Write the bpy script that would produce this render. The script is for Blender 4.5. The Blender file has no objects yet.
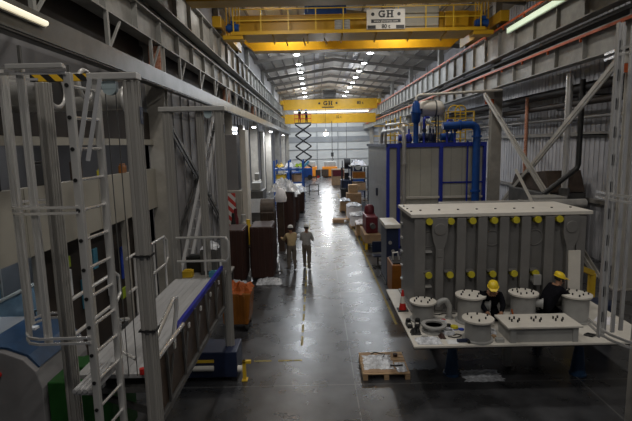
import bpy, bmesh, math, random
from mathutils import Vector, Matrix
R = random.Random(7)
sc = bpy.context.scene
C = sc.collection
PI = math.pi

# ------------------------------------------------------------------ materials
def mat(name, col, rough=.6, metal=0., var=.12, scale=6., bump=0., emit=None, estr=0., alpha=1., stretch=(1, 1, 1), spec=.5, col2=None):
    m = bpy.data.materials.new(name); m.use_nodes = True
    nt = m.node_tree; b = nt.nodes['Principled BSDF']
    b.inputs['Roughness'].default_value = rough; b.inputs['Metallic'].default_value = metal
    b.inputs['Specular IOR Level'].default_value = spec
    tc = nt.nodes.new('ShaderNodeTexCoord'); mp = nt.nodes.new('ShaderNodeMapping')
    mp.inputs['Scale'].default_value = stretch
    nt.links.new(tc.outputs['Object'], mp.inputs['Vector'])
    nz = nt.nodes.new('ShaderNodeTexNoise'); nz.inputs['Scale'].default_value = scale
    nz.inputs['Detail'].default_value = 5; nz.inputs['Roughness'].default_value = .62
    nt.links.new(mp.outputs['Vector'], nz.inputs['Vector'])
    rp = nt.nodes.new('ShaderNodeValToRGB')
    c2 = col2 if col2 else tuple(min(1, c * (1 + var)) for c in col)
    c1 = col if col2 else tuple(c * (1 - var) for c in col)
    rp.color_ramp.elements[0].position = .34; rp.color_ramp.elements[1].position = .66
    rp.color_ramp.elements[0].color = (*c1, 1); rp.color_ramp.elements[1].color = (*c2, 1)
    nt.links.new(nz.outputs['Fac'], rp.inputs['Fac']); nt.links.new(rp.outputs['Color'], b.inputs['Base Color'])
    if bump:
        bp = nt.nodes.new('ShaderNodeBump'); bp.inputs['Strength'].default_value = bump; bp.inputs['Distance'].default_value = .02
        nt.links.new(nz.outputs['Fac'], bp.inputs['Height']); nt.links.new(bp.outputs['Normal'], b.inputs['Normal'])
    if emit:
        b.inputs['Emission Color'].default_value = (*emit, 1); b.inputs['Emission Strength'].default_value = estr
    if alpha < 1: b.inputs['Alpha'].default_value = alpha
    return m

def concrete():
    m = mat('polished_concrete', (.030, .031, .034), .3, 0, scale=.9, col2=(.055, .056, .060), spec=.7)
    nt = m.node_tree; b = nt.nodes['Principled BSDF']
    tc = nt.nodes['Texture Coordinate']
    n2 = nt.nodes.new('ShaderNodeTexNoise'); n2.inputs['Scale'].default_value = 1.6; n2.inputs['Detail'].default_value = 3; n2.inputs['Roughness'].default_value = .5
    nt.links.new(tc.outputs['Object'], n2.inputs['Vector'])
    mr = nt.nodes.new('ShaderNodeMapRange'); mr.inputs['From Min'].default_value = .3; mr.inputs['From Max'].default_value = .7
    mr.inputs['To Min'].default_value = .25; mr.inputs['To Max'].default_value = .32
    nt.links.new(n2.outputs['Fac'], mr.inputs['Value']); nt.links.new(mr.outputs['Result'], b.inputs['Roughness'])
    # scuffs and saw-cut joints
    rp = [n for n in nt.nodes if n.type == 'VALTORGB'][0]
    mx = nt.nodes.new('ShaderNodeMix'); mx.data_type = 'RGBA'; mx.blend_type = 'MULTIPLY'; mx.inputs['Factor'].default_value = 1
    r2 = nt.nodes.new('ShaderNodeValToRGB'); r2.color_ramp.elements[0].position = .36; r2.color_ramp.elements[1].position = .7
    r2.color_ramp.elements[0].color = (.6, .6, .6, 1); r2.color_ramp.elements[1].color = (1.5, 1.5, 1.5, 1)
    nt.links.new(n2.outputs['Fac'], r2.inputs['Fac'])
    nt.links.new(rp.outputs['Color'], mx.inputs['A']); nt.links.new(r2.outputs['Color'], mx.inputs['B'])
    sp = nt.nodes.new('ShaderNodeSeparateXYZ'); nt.links.new(tc.outputs['Object'], sp.inputs['Vector'])
    def joint(out, per, off):
        a = nt.nodes.new('ShaderNodeMath'); a.operation = 'ADD'; a.inputs[1].default_value = off; nt.links.new(sp.outputs[out], a.inputs[0])
        p = nt.nodes.new('ShaderNodeMath'); p.operation = 'PINGPONG'; p.inputs[1].default_value = per / 2; nt.links.new(a.outputs[0], p.inputs[0])
        l = nt.nodes.new('ShaderNodeMath'); l.operation = 'LESS_THAN'; l.inputs[1].default_value = .012; nt.links.new(p.outputs[0], l.inputs[0]); return l
    jx = joint('X', 4.6, -.72); jy = joint('Y', 5.75, -3.3)
    mxx = nt.nodes.new('ShaderNodeMath'); mxx.operation = 'MAXIMUM'; nt.links.new(jx.outputs[0], mxx.inputs[0]); nt.links.new(jy.outputs[0], mxx.inputs[1])
    m2 = nt.nodes.new('ShaderNodeMix'); m2.data_type = 'RGBA'
    nt.links.new(mxx.outputs[0], m2.inputs['Factor']); nt.links.new(mx.outputs['Result'], m2.inputs['A']); m2.inputs['B'].default_value = (.11, .11, .11, 1)
    nt.links.new(m2.outputs['Result'], b.inputs['Base Color'])
    return m

M = {}
M['concrete'] = concrete()
M['steelgrey'] = mat('grey_painted_steel', (.30, .295, .275), .5, 0, .18, 2.5)
M['beige'] = mat('beige_painted_steel', (.40, .38, .34), .5, 0, .15, 2.)
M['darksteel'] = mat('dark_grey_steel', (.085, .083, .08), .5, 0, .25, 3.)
M['boxbeam'] = mat('grey_box_beam', (.105, .105, .10), .32, .3, .3, 1.2)
M['panelgrey'] = mat('grey_wall_panel', (.22, .215, .22), .6, 0, .12, .8)
M['wallbeige'] = mat('cream_wall_panel', (.36, .34, .29), .6, 0, .06, .8)
M['sheet'] = mat('corrugated_sheet', (.50, .50, .53), .5, .1, .12, .7)
M['farwall'] = mat('far_wall_panel', (.62, .62, .6), .6, 0, .05, .6)
M['farband'] = mat('far_wall_band', (.30, .31, .32), .6, 0, .1, .6)
M['roof'] = mat('roof_sheet', (.6, .58, .54), .6, 0, .14, .5)
M['rafter'] = mat('roof_steel', (.22, .21, .195), .6, 0, .15, 1.5)
M['yellow'] = mat('crane_yellow', (.58, .33, .012), .42, 0, .07, 2.)
M['yellow2'] = mat('safety_yellow', (.70, .46, .03), .45, 0, .08, 4.)
M['lineyellow'] = mat('floor_paint_yellow', (.25, .19, .03), .55, 0, .5, 14.)
M['blue'] = mat('blue_paint', (.010, .07, .30), .38, 0, .12, 3.)
M['bluedk'] = mat('dark_blue_paint', (.012, .02, .055), .45, 0, .15, 3.)
M['blueframe'] = mat('shed_frame_blue', (.015, .032, .34), .45, 0, .1, 3.)
M['shedpanel'] = mat('shed_panel', (.50, .49, .43), .55, 0, .07, 1.2)
M['shedside'] = mat('shed_side_panel', (.21, .215, .215), .5, 0, .1, 2.)
M['alu'] = mat('aluminium', (.64, .63, .61), .3, .5, .02, 2.)
M['aludull'] = mat('aluminium_profile', (.40, .385, .36), .35, .35, .01, 1.)
M['chrome'] = mat('bright_tube', (.92, .91, .89), .22, .72, .02, 2.)
M['deck'] = mat('deck_plank', (.40, .40, .405), .5, .1, .08, 3., stretch=(8, .6, 1))
M['tank'] = mat('tank_grey', (.15, .147, .143), .45, 0, .09, 2.5)
M['tankrib'] = mat('tank_rib_grey', (.185, .18, .174), .45, 0, .09, 2.5)
M['white'] = mat('white_paint', (.66, .63, .57), .45, 0, .06, 3.)
M['turret'] = mat('turret_grey', (.34, .34, .33), .4, 0, .08, 4.)
M['black'] = mat('black_rubber', (.012, .012, .012), .5, 0, .3, 6.)
M['bolt'] = mat('dark_bolt', (.03, .03, .03), .4, .5, .2, 6.)
M['lug'] = mat('lug_yellow', (.58, .50, .03), .5, 0, .1, 6.)
M['brown'] = mat('brown_board', (.042, .016, .011), .55, 0, .22, 3., stretch=(5, 5, .5))
M['browndk'] = mat('dark_brown_panel', (.055, .036, .024), .5, 0, .35, 4.)
M['wood'] = mat('pallet_wood', (.42, .28, .155), .7, 0, .22, 6., bump=.3, stretch=(1, 6, 6))
M['card'] = mat('cardboard', (.36, .235, .135), .75, 0, .15, 4.)
M['plastic'] = mat('clear_plastic_wrap', (.62, .64, .68), .22, 0, .3, 9., bump=.7)
M['whitecloth'] = mat('white_cloth', (.85, .84, .88), .8, 0, .08, 8.)
M['orange'] = mat('orange_bin', (.26, .09, .008), .5, 0, .18, 4.)
M['orangecloth'] = mat('orange_cloth', (.38, .085, .01), .7, 0, .2, 9., bump=.5)
M['orange2'] = mat('orange_machine', (.74, .26, .02), .45, 0, .1, 4.)
M['red'] = mat('red_paint', (.50, .02, .015), .45, 0, .1, 5.)
M['rust'] = mat('rust_red_plate', (.42, .10, .03), .55, 0, .5, 18., col2=(.75, .45, .33))
M['maroon'] = mat('maroon_paint', (.12, .012, .02), .45, 0, .2, 4.)
M['green'] = mat('green_paint', (.012, .075, .012), .45, 0, .15, 4.)
M['conductor'] = mat('conductor_orange', (.55, .11, .03), .5, 0, .15, 4.)
M['skin'] = mat('skin', (.33, .17, .10), .6, 0, .08, 9.)
M['khaki'] = mat('khaki_shirt', (.50, .38, .21), .8, 0, .12, 12.)
M['greyshirt'] = mat('grey_shirt', (.36, .35, .34), .8, 0, .12, 12.)
M['trousers'] = mat('grey_trousers', (.17, .145, .12), .85, 0, .15, 12.)
M['blackcloth'] = mat('black_workwear', (.007, .007, .010), .9, 0, .25, 12., spec=.1)
M['redcloth'] = mat('red_workwear', (.28, .03, .03), .85, 0, .2, 12.)
M['hatyellow'] = mat('yellow_hard_hat', (.85, .62, .03), .3, 0, .04, 6.)
M['hatwhite'] = mat('white_hard_hat', (.85, .85, .83), .3, 0, .04, 6.)
M['hatblue'] = mat('blue_hard_hat', (.06, .25, .7), .3, 0, .04, 6.)
M['screen'] = mat('pale_window', (.25, .36, .45), .15, 0, .2, 2.)
M['paper'] = mat('paper_white', (.72, .74, .76), .7, 0, .06, 6.)
M['desk'] = mat('desk_top', (.34, .33, .31), .5, 0, .1, 4.)
M['teal'] = mat('cyan_item', (.08, .30, .45), .5, 0, .15, 6.)
M['bluecloth'] = mat('royal_blue_item', (.02, .06, .42), .6, 0, .1, 6.)
M['lime'] = mat('lime_item', (.32, .45, .02), .6, 0, .15, 6.)
M['duct'] = mat('duct_metal', (.42, .41, .39), .34, .3, .15, 3.)
M['paleblue'] = mat('pale_blue_disc', (.42, .52, .55), .4, 0, .1, 6.)
M['brownwall'] = mat('dark_brown_wall', (.035, .026, .021), .6, 0, .2, 1.)
M['standblue'] = mat('faded_blue_stand', (.012, .045, .11), .5, 0, .2, 5.)
M['edgeblue'] = mat('deep_blue_edge', (.012, .018, .30), .45, 0, .1, 3.)
M['lamp'] = mat('lamp_glow', (.9, .9, .9), .4, emit=(.93, .96, 1.), estr=28.)
M['flood'] = mat('flood_glow', (.9, .9, .9), .4, emit=(.93, .96, 1.), estr=60.)
M['glowwarm'] = mat('reflected_glow_warm', (.9, .9, .8), .4, emit=(1., .90, .66), estr=.9)
M['glowgreen'] = mat('reflected_glow_green', (.9, .9, .8), .4, emit=(.66, .86, .58), estr=.62)
M['gapfar'] = mat('gap_glow_far', (.9, .9, .8), .4, emit=(1., .9, .6), estr=3.)
for k in ('glowwarm', 'glowgreen', 'gapfar'): M[k].cycles.emission_sampling = 'NONE'

def hazard_mat():
    m = mat('hazard_stripes', (.7, .45, .02), .5)
    nt = m.node_tree; b = nt.nodes['Principled BSDF']
    tc = nt.nodes['Texture Coordinate']; sp = nt.nodes.new('ShaderNodeSeparateXYZ'); nt.links.new(tc.outputs['Object'], sp.inputs[0])
    a = nt.nodes.new('ShaderNodeMath'); a.operation = 'ADD'; nt.links.new(sp.outputs['X'], a.inputs[0]); nt.links.new(sp.outputs['Z'], a.inputs[1])
    p = nt.nodes.new('ShaderNodeMath'); p.operation = 'PINGPONG'; p.inputs[1].default_value = .1; nt.links.new(a.outputs[0], p.inputs[0])
    l = nt.nodes.new('ShaderNodeMath'); l.operation = 'LESS_THAN'; l.inputs[1].default_value = .05; nt.links.new(p.outputs[0], l.inputs[0])
    mx = nt.nodes.new('ShaderNodeMix'); mx.data_type = 'RGBA'; nt.links.new(l.outputs[0], mx.inputs['Factor'])
    mx.inputs['A'].default_value = (.75, .45, .02, 1); mx.inputs['B'].default_value = (.015, .015, .015, 1)
    nt.links.new(mx.outputs['Result'], b.inputs['Base Color'])
    M['hazard'] = m
    m2 = m.copy(); m2.name = 'red_white_stripes'
    x2 = [n for n in m2.node_tree.nodes if n.type == 'MIX'][0]; x2.inputs['A'].default_value = (.6, .06, .05, 1); x2.inputs['B'].default_value = (.75, .72, .7, 1)
    for n in m2.node_tree.nodes:
        if n.type == 'MATH' and n.operation == 'PINGPONG': n.inputs[1].default_value = .2
        if n.type == 'MATH' and n.operation == 'LESS_THAN': n.inputs[1].default_value = .1
    M['redwhite'] = m2
hazard_mat()

# ------------------------------------------------------------------ mesh builder
class MB:
    def __init__(s): s.v = []; s.f = []; s.m = []
    def _add(s, vs, fs, mi=0):
        o = len(s.v); s.v += [tuple(v) for v in vs]
        s.f += [tuple(i + o for i in f) for f in fs]; s.m += [mi] * len(fs); return s
    def box(s, x0, x1, y0, y1, z0, z1, mi=0):
        if x0 > x1: x0, x1 = x1, x0
        if y0 > y1: y0, y1 = y1, y0
        if z0 > z1: z0, z1 = z1, z0
        v = [(x0, y0, z0), (x1, y0, z0), (x1, y1, z0), (x0, y1, z0), (x0, y0, z1), (x1, y0, z1), (x1, y1, z1), (x0, y1, z1)]
        return s._add(v, [(3, 2, 1, 0), (4, 5, 6, 7), (0, 1, 5, 4), (1, 2, 6, 5), (2, 3, 7, 6), (3, 0, 4, 7)], mi)
    def bar(s, p, q, w, h, up=(0, 0, 1), mi=0):
        p, q = Vector(p), Vector(q); d = (q - p).normalized(); u = Vector(up)
        if abs(d.dot(u)) > .98: u = Vector((0, 1, 0))
        a = d.cross(u).normalized(); b = a.cross(d).normalized()
        a *= w / 2; b *= h / 2
        v = [p - a - b, p + a - b, p + a + b, p - a + b, q - a - b, q + a - b, q + a + b, q - a + b]
        return s._add(v, [(3, 2, 1, 0), (4, 5, 6, 7), (0, 1, 5, 4), (1, 2, 6, 5), (2, 3, 7, 6), (3, 0, 4, 7)], mi)
    def cyl(s, p, q, r, r2=None, n=14, mi=0):
        p, q = Vector(p), Vector(q); d = (q - p).normalized(); r2 = r if r2 is None else r2
        a = d.orthogonal().normalized(); b = d.cross(a)
        v = []
        for c, rr in ((p, r), (q, r2)):
            for i in range(n):
                t = 2 * PI * i / n; v.append(c + a * rr * math.cos(t) + b * rr * math.sin(t))
        fs = [(i, (i + 1) % n, n + (i + 1) % n, n + i) for i in range(n)]
        fs += [tuple(range(n - 1, -1, -1)), tuple(range(n, 2 * n))]
        return s._add(v, fs, mi)
    def tube(s, pts, r, n=8, mi=0, closed=False):
        pts = [Vector(p) for p in pts]; L = len(pts); v = []; prev = None
        for i, p in enumerate(pts):
            if closed: d = (pts[(i + 1) % L] - pts[i - 1]).normalized()
            else: d = (pts[min(i + 1, L - 1)] - pts[max(i - 1, 0)]).normalized()
            if prev is None: a = d.orthogonal().normalized()
            else:
                a = prev - d * prev.dot(d); a.normalize()
            prev = a; b = d.cross(a)
            for k in range(n):
                t = 2 * PI * k / n; v.append(p + a * r * math.cos(t) + b * r * math.sin(t))
        fs = []
        for i in range(L if closed else L - 1):
            j = (i + 1) % L
            for k in range(n): fs.append((i * n + k, i * n + (k + 1) % n, j * n + (k + 1) % n, j * n + k))
        if not closed: fs += [tuple(range(n - 1, -1, -1)), tuple(range((L - 1) * n, L * n))]
        return s._add(v, fs, mi)
    def lathe(s, prof, c=(0, 0, 0), n=24, mi=0):
        v = []; L = len(prof)
        for r, z in prof:
            for i in range(n):
                t = 2 * PI * i / n; v.append((c[0] + r * math.cos(t), c[1] + r * math.sin(t), c[2] + z))
        fs = []
        for j in range(L - 1):
            for i in range(n): fs.append((j * n + i, j * n + (i + 1) % n, (j + 1) * n + (i + 1) % n, (j + 1) * n + i))
        if prof[0][0] > 1e-4: fs.append(tuple(range(n - 1, -1, -1)))
        if prof[-1][0] > 1e-4: fs.append(tuple(range((L - 1) * n, L * n)))
        return s._add(v, fs, mi)
    def prism(s, poly, axis, a, b, mi=0):
        def mk(u, w, t):
            return {'x': (t, u, w), 'y': (u, t, w), 'z': (u, w, t)}[axis]
        n = len(poly); v = [mk(u, w, a) for u, w in poly] + [mk(u, w, b) for u, w in poly]
        fs = [tuple(range(n)), tuple(range(2 * n - 1, n - 1, -1))] + [(i, n + i, n + (i + 1) % n, (i + 1) % n) for i in range(n)]
        return s._add(v, fs, mi)
    def crumple(s, cx, cy, z, w, d, h, seed, nx=14, ny=14, edge=0.0, mi=0):
        rr = random.Random(seed); v = []
        hs = [[rr.random() for _ in range(nx + 1)] for _ in range(ny + 1)]
        for j in range(ny + 1):
            for i in range(nx + 1):
                u, t = i / nx - .5, j / ny - .5
                rad = min(1, 2 * max(abs(u), abs(t)))
                q = 1 + .22 * (rr.random() - .5)
                fall = 1 - rad ** 3 * (1 - edge)
                v.append((cx + u * w * q, cy + t * d * q, z + .004 + h * (.25 + .75 * hs[j][i]) * fall))
        fs = []
        for j in range(ny):
            for i in range(nx):
                a = j * (nx + 1) + i; fs.append((a, a + 1, a + nx + 2, a + nx + 1))
        # underside so the sheet has thickness
        o = len(v); v2 = [(x, y, max(z + .001, zz - .012)) for x, y, zz in v]
        s._add(v + v2, fs + [tuple(i + o for i in reversed(f)) for f in fs], mi); return s
    def build(s, name, m, parent=None, bevel=0., smooth=False, org=None):
        ow = Vector((0, 0, 0))
        if parent is not None: ow = Vector(parent['_w'])
        elif org is not None: ow = Vector(org)
        me = bpy.data.meshes.new(name)
        me.from_pydata([tuple(Vector(v) - ow) for v in s.v], [], s.f)
        ms = m if isinstance(m, (list, tuple)) else [m]
        for k in ms: me.materials.append(M[k] if isinstance(k, str) else k)
        if len(ms) > 1: me.polygons.foreach_set('material_index', s.m)
        bm = bmesh.new(); bm.from_mesh(me); bmesh.ops.recalc_face_normals(bm, faces=bm.faces); bm.to_mesh(me); bm.free()
        if smooth:
            me.polygons.foreach_set('use_smooth', [True] * len(me.polygons))
            try: me.set_sharp_from_angle(angle=math.radians(38))
            except Exception: pass
        o = bpy.data.objects.new(name, me); C.objects.link(o)
        if parent is not None: o.parent = parent
        else: o.location = ow
        o['_w'] = tuple(ow)
        if bevel:
            b = o.modifiers.new('bevel', 'BEVEL'); b.width = bevel; b.segments = 2; b.limit_method = 'ANGLE'
        return o

def tag(o, label, cat, group=None):
    o['label'] = label; o['category'] = cat
    if group: o['group'] = group
    return o
def thing(name, label, cat, loc, group=None):
    o = bpy.data.objects.new(name, None); C.objects.link(o); o.empty_display_size = .1
    o.location = loc; o['_w'] = tuple(loc); return tag(o, label, cat, group)
def struct(name, mb, m, **k):
    o = mb.build(name, m, **k); o['kind'] = 'structure'; return o
def dup(root, loc, label=None, group=None, rz=None):
    r = root.copy(); C.objects.link(r); r.location = loc; r['_w'] = tuple(loc)
    if rz is not None: r.rotation_euler.z = rz
    if label: r['label'] = label
    if group: r['group'] = group
    for ch in list(root.children):
        c = ch.copy(); C.objects.link(c); c.parent = r
        for g in list(ch.children):
            d = g.copy(); C.objects.link(d); d.parent = c
    return r
def single(name, mb, m, label, cat, org, group=None, **k):
    return tag(mb.build(name, m, org=org, **k), label, cat, group)

def text_mb(txt, size, bold=0.0, depth=.01):
    cu = bpy.data.curves.new('lettering', 'FONT'); cu.body = txt; cu.size = size; cu.extrude = depth / 2; cu.offset = bold
    cu.align_x = 'CENTER'; cu.align_y = 'CENTER'
    o = bpy.data.objects.new('lettering', cu); C.objects.link(o)
    bpy.context.view_layer.update(); dg = bpy.context.evaluated_depsgraph_get()
    me = bpy.data.meshes.new_from_object(o.evaluated_get(dg))
    vs = [tuple(v.co) for v in me.vertices]; fs = [tuple(p.vertices) for p in me.polygons]
    bpy.data.objects.remove(o); bpy.data.curves.remove(cu); bpy.data.meshes.remove(me)
    return vs, fs
def put_text(mb, txt, size, x, y, z, bold=0., mi=0, sx=1.):
    vs, fs = text_mb(txt, size, bold)          # text plane XY -> faces -Y (towards the aisle entrance)
    mb._add([(x + v[0] * sx, y - v[2], z + v[1]) for v in vs], fs, mi)

# ------------------------------------------------------------------ camera
RX = (0.999774348843033, 0.02122461386960811, -0.0008758776031615031)
RY = (-0.0021066723569368325, 0.14009371173629936, 0.9901360077603113)
RZ = (-0.021137959387561495, 0.9899107372374707, -0.14010681273548797)
cam = bpy.data.cameras.new('camera'); co = bpy.data.objects.new('camera', cam); C.objects.link(co)
right = Vector((RX[0], RY[0], RZ[0])); up = Vector((RX[1], RY[1], RZ[1])); fw = Vector((RX[2], RY[2], RZ[2]))
mw = Matrix((( right.x, up.x, -fw.x, 0), (right.y, up.y, -fw.y, 0), (right.z, up.z, -fw.z, 4.9), (0, 0, 0, 1)))
co.matrix_world = mw
cam.sensor_width = 36; cam.lens = 470 / 632 * 36; cam.clip_end = 300; cam.clip_start = .1
sc.camera = co

# ------------------------------------------------------------------ the hall
XL, XR = -4.6, 9.3            # crane rail lines
COLY = [3.4 + 11.5 * i for i in range(8)]
FAR = 92.0
struct('floor', MB().box(-10, 14, -3, FAR + .4, -.25, 0), 'concrete')
def slab(x0, z0, x1, z1, t):
    return MB().prism([(x0, z0), (x1, z1), (x1, z1 + t), (x0, z0 + t)], 'y', -3, FAR + .4)
cm = slab(-6.2, 12.4, 2.1, 13.65, .12); c2 = slab(2.1, 13.65, 11.9, 12.4, .12); cm._add(c2.v, c2.f)
struct('ceiling', cm, 'roof')
for i in range(16):
    y = 3.4 + 5.75 * i
    if y > FAR: break
    b = MB(); b.bar((-5.9, y, 12.17), (2.1, y, 13.37), .18, .32); b.bar((2.1, y, 13.37), (11.4, y, 12.17), .18, .32)
    struct('roof_rafter', b, 'rafter')
for k in range(1, 8):
    for sgn in (0, 1):
        if sgn == 0: x = -5.9 + 8 * k / 8; z = 12.17 + 1.2 * k / 8
        else: x = 11.4 - 9.3 * k / 8; z = 12.17 + 1.2 * k / 8
        struct('roof_purlin', MB().box(x - .06, x + .06, -2, FAR, z + .1, z + .24), 'rafter')
# ventilation / skylight strips
for x, z in ((.2, 13.28), (4.2, 13.28)):
    struct('roof_skylight_strip', MB().box(x - .35, x + .35, 40, FAR, z + .01, z + .05), 'sheet')

struct('wall_far', MB().box(-6.2, 11.9, FAR, FAR + .3, 0, 15), 'farwall')
for z0, z1 in ((7.2, 8.1), (5.2, 6.3), (3.75, 3.9), (2.0, 2.05)):
    struct('trim_1', MB().box(-6.2, 11.3, FAR - .12, FAR - .002, z0, z1), 'farband')
for x in (0.4, 4.4):
    struct('trim_2', MB().box(x - .07, x + .07, FAR - .3, FAR - .125, 0, 13), 'farband')

# left wall: full-height panels beyond the first bay, office band in the first bay
b = MB(); b.box(-5.6, -5.3, 14.9, FAR, 0, 12.4); b.box(-5.6, -5.3, -2, 14.9, 5.95, 12.4)
struct('wall_left_shade', MB().box(-5.295, -5.235, -2, FAR - .4, 7.12, 8.95), 'brownwall')  # dark sheet stands for the shade the crane girders throw here
y = 15.5
while y < FAR:
    b.box(-5.3, -5.24, y, y + .06, 0, 7.11); y += 1.15
struct('wall_left', b, 'panelgrey')
b = MB(); b.box(-5.15, -5.0, -2, 14.89, 3.05, 4.25); 
for y in (2.4, 5.2, 8, 10.8, 13.4): b.box(-5.0, -4.985, y, y + .03, 3.05, 4.25)
struct('wall_left_parapet', b, 'wallbeige')
struct('wall_left_header', MB().box(-5.2, -5.0, -2, 14.89, 4.98, 5.14), 'wallbeige')
struct('wall_left_fascia', MB().box(-5.24, -5.1, -2, 14.89, 5.15, 5.95), 'brownwall')
struct('wall_left_office', MB().box(-8.6, -8.4, -2, 14.9, 0, 5.75), 'panelgrey')
struct('floor_mezzanine', MB().box(-8.4, -5.15, -2, 14.9, 3.0, 3.12), 'panelgrey')
struct('ceiling_mezzanine', MB().box(-8.4, -5.2, -2, 14.9, 5.7, 5.78), 'panelgrey')
struct('wall_left_partition', MB().box(-8.6, -5.3, 14.9, 15.1, 0, 5.75), 'panelgrey')
for y in (4.5, 6.4, 8.3, 10.1, 12.2):
    struct('trim_3', MB().box(-5.13, -4.99, y - .07, y + .07, 0, 3.05), 'beige')
for i, y in enumerate((5.2, 7.6, 10.0)):
    f = struct('window_%d' % (i + 1), MB().box(-8.4, -8.36, y, y + 2.0, .95, 2.5), 'screen')
    fr = MB()
    for yy in (y, y + .98, y + 1.96): fr.box(-8.35, -8.31, yy, yy + .05, .9, 2.55)
    for zz in (.9, 2.5): fr.box(-8.35, -8.31, y, y + 2.01, zz, zz + .05)
    fr.build('window_frame', 'beige', f)

# right wall: corrugated sheets
b = MB(); b.box(11.4, 11.6, -2, FAR, 0, 12.4)
y = 3.0
while y < 60:
    b.box(11.375, 11.4, y, y + .17, 0, 12.3); y += .34
struct('wall_right', b, 'sheet')
for z in (2.3, 5.0, 9.4, 11.2):
    struct('trim_4', MB().box(11.18, 11.33, -2, FAR, z, z + .16), 'rafter')
for i, y in enumerate([30 + 5.75 * k for k in range(10)]):
    struct('trim_5', MB().box(11.1, 11.17, y, y + .12, 8.2, 12.2), 'rafter')

# columns
def hcol(x, y, z1, fl=.56, dp=.34, w=.035):
    b = MB()
    b.box(x - fl / 2, x + fl / 2, y - dp / 2, y - dp / 2 + w, 0, z1)
    b.box(x - fl / 2, x + fl / 2, y + dp / 2 - w, y + dp / 2, 0, z1)
    b.box(x - w / 2, x + w / 2, y - dp / 2 + w, y + dp / 2 - w, 0, z1)
    b.box(x - fl / 2 - .1, x + fl / 2 + .1, y - dp / 2 - .1, y + dp / 2 + .1, 0, .04)
    return b
for y in COLY:
    struct('column', hcol(-4.86, y, 7.95), 'beige')
    struct('column', hcol(10.0, y, 7.54, .6), 'beige'); struct('column_corbel', MB().box(9.35, 10.2, y - .14, y + .14, 7.3, 7.54), 'beige')
    # upper shafts carrying the high crane beam and the roof
    struct('column_upper', MB().box(-5.28, -5.0, y - .2, y + .2, 7.95, 12.2), 'steelgrey')
    struct('column_upper', MB().box(9.75, 10.1, y - .22, y + .22, 7.6, 12.4), 'steelgrey')
# runway beams
def runway(x, s, z0, z1, step, m='steelgrey'):
    b = MB(); y0, y1 = -2, FAR - .4
    b.box(x - .03, x + .03, y0, y1, z0 + .04, z1 - .04)
    b.box(x - .2, x + .2, y0, y1, z1 - .04, z1); b.box(x - .2, x + .2, y0, y1, z0, z0 + .04)
    y = COLY[0] - 3.83
    while y < y1:
        if y > y0: b.box(x - .17, x + .17, y - .02, y + .02, z0 + .04, z1 - .04)
        y += step
    return struct('crane_runway_beam', b, m)
runway(-4.78, 1, 9.2, 10.35, 1.9167); runway(-4.78, 1, 7.95, 8.72, 1.9167)
runway(9.46, -1, 9.0, 10.3, 1.9167); runway(9.46, -1, 7.55, 8.42, 1.9167)
for x, z in ((-4.78, 10.35), (-4.78, 8.72), (9.46, 10.3), (9.46, 8.42)):
    struct('crane_rail', MB().box(x - .04, x + .04, -2, FAR - .4, z, z + .1), 'steelgrey')
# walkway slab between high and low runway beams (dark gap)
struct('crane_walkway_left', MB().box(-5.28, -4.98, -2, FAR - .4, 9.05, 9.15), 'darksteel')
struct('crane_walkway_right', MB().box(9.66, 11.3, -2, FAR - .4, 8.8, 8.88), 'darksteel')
# box duct under the left low beam, with its hangers
b = MB(); b.box(-4.72, -4.4, -2, 86, 6.66, 7.1); b.box(-4.4, -4.36, -2, 86, 6.66, 6.70)
struct('service_duct', b, 'boxbeam')
single('cable_run', MB().tube([(-4.33, y, 6.60) for y in (-1, 20, 60, 85)], .025, 6), 'black',
       'black cable run along the bottom edge of the grey box duct on the left', 'cable', (-4.33, -1, 6.6))
y = 5.3; k = 0
while y < 86:
    b = MB(); b.box(-4.66, -4.58, y - .05, y + .05, 7.1, 7.95); b.bar((-4.62, y + .05, 7.15), (-4.62, y + .75, 7.9), .05, .05)
    struct('duct_hanger', b, 'steelgrey'); y += 2.875; k += 1
# X bracing between columns
def brace(x, y0, z0, y1, z1, m='beige'):
    b = MB()
    b.bar((x - .07, y0, z0), (x - .07, y1, z1), .03, .16, (0, 0, 1)); b.bar((x + .07, y0, z0), (x + .07, y1, z1), .03, .16, (0, 0, 1))
    b.bar((x, y0, z0), (x, y1, z1), .02, .03)
    return struct('wall_brace', b, m)
brace(9.3, 15.1, .3, 26.1, 7.3); brace(9.5, 15.1, 7.3, 26.1, .3)
brace(9.3, 38.2, .3, 49.2, 7.3); brace(9.5, 38.2, 7.3, 49.2, .3)
brace(-5.12, 15.2, 6.6, 26.2, .3, 'darksteel'); brace(-5.2, 15.2, .3, 26.2, 6.6, 'darksteel')
# hazard plates on the columns under the low beams
LP = ['rust and white hazard plate on first left column below the crane beam', 'rust and white hazard plate on second left column below the crane beam',
      'rust and white hazard plate on third left column, small in the distance']
for i, y in enumerate((14.9, 26.4, 37.9)):
    single('hazard_plate', MB().box(-4.96, -4.60, y - .24, y - .20, 7.2, 7.92), 'rust', LP[i], 'plate', (-4.8, y - .22, 7.2), bevel=.005)
RP = ['white and orange plate at the top of the near right column', 'white and orange plate at the top of the column beside the shed']
for i, y in enumerate((14.9, 26.4)):
    t = thing('column_plate', RP[i], 'plate', (9.56, y - .22, 6.9))
    MB().box(9.32, 9.8, y - .23, y - .19, 7.13, 7.5).build('white_field', 'white', t, .004)
    MB().box(9.32, 9.8, y - .23, y - .19, 6.85, 7.115).build('orange_field', 'conductor', t, .004)
# conductor bars on the right
for z, x, lab in ((8.3, 9.2, 'orange conductor bar running along the lower right crane beam'), (10.3, 9.2, 'orange conductor bar running along the upper right crane beam')):
    b = MB(); b.box(x - .03, x + .03, 0, 86, z, z + .09)
    y = 3.
    while y < 86: b.box(x - .02, x + .055, y, y + .05, z - .12, z); y += 2.3
    single('conductor_bar', b, 'conductor', lab, 'conductor bar', (x, 0, z))

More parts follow.
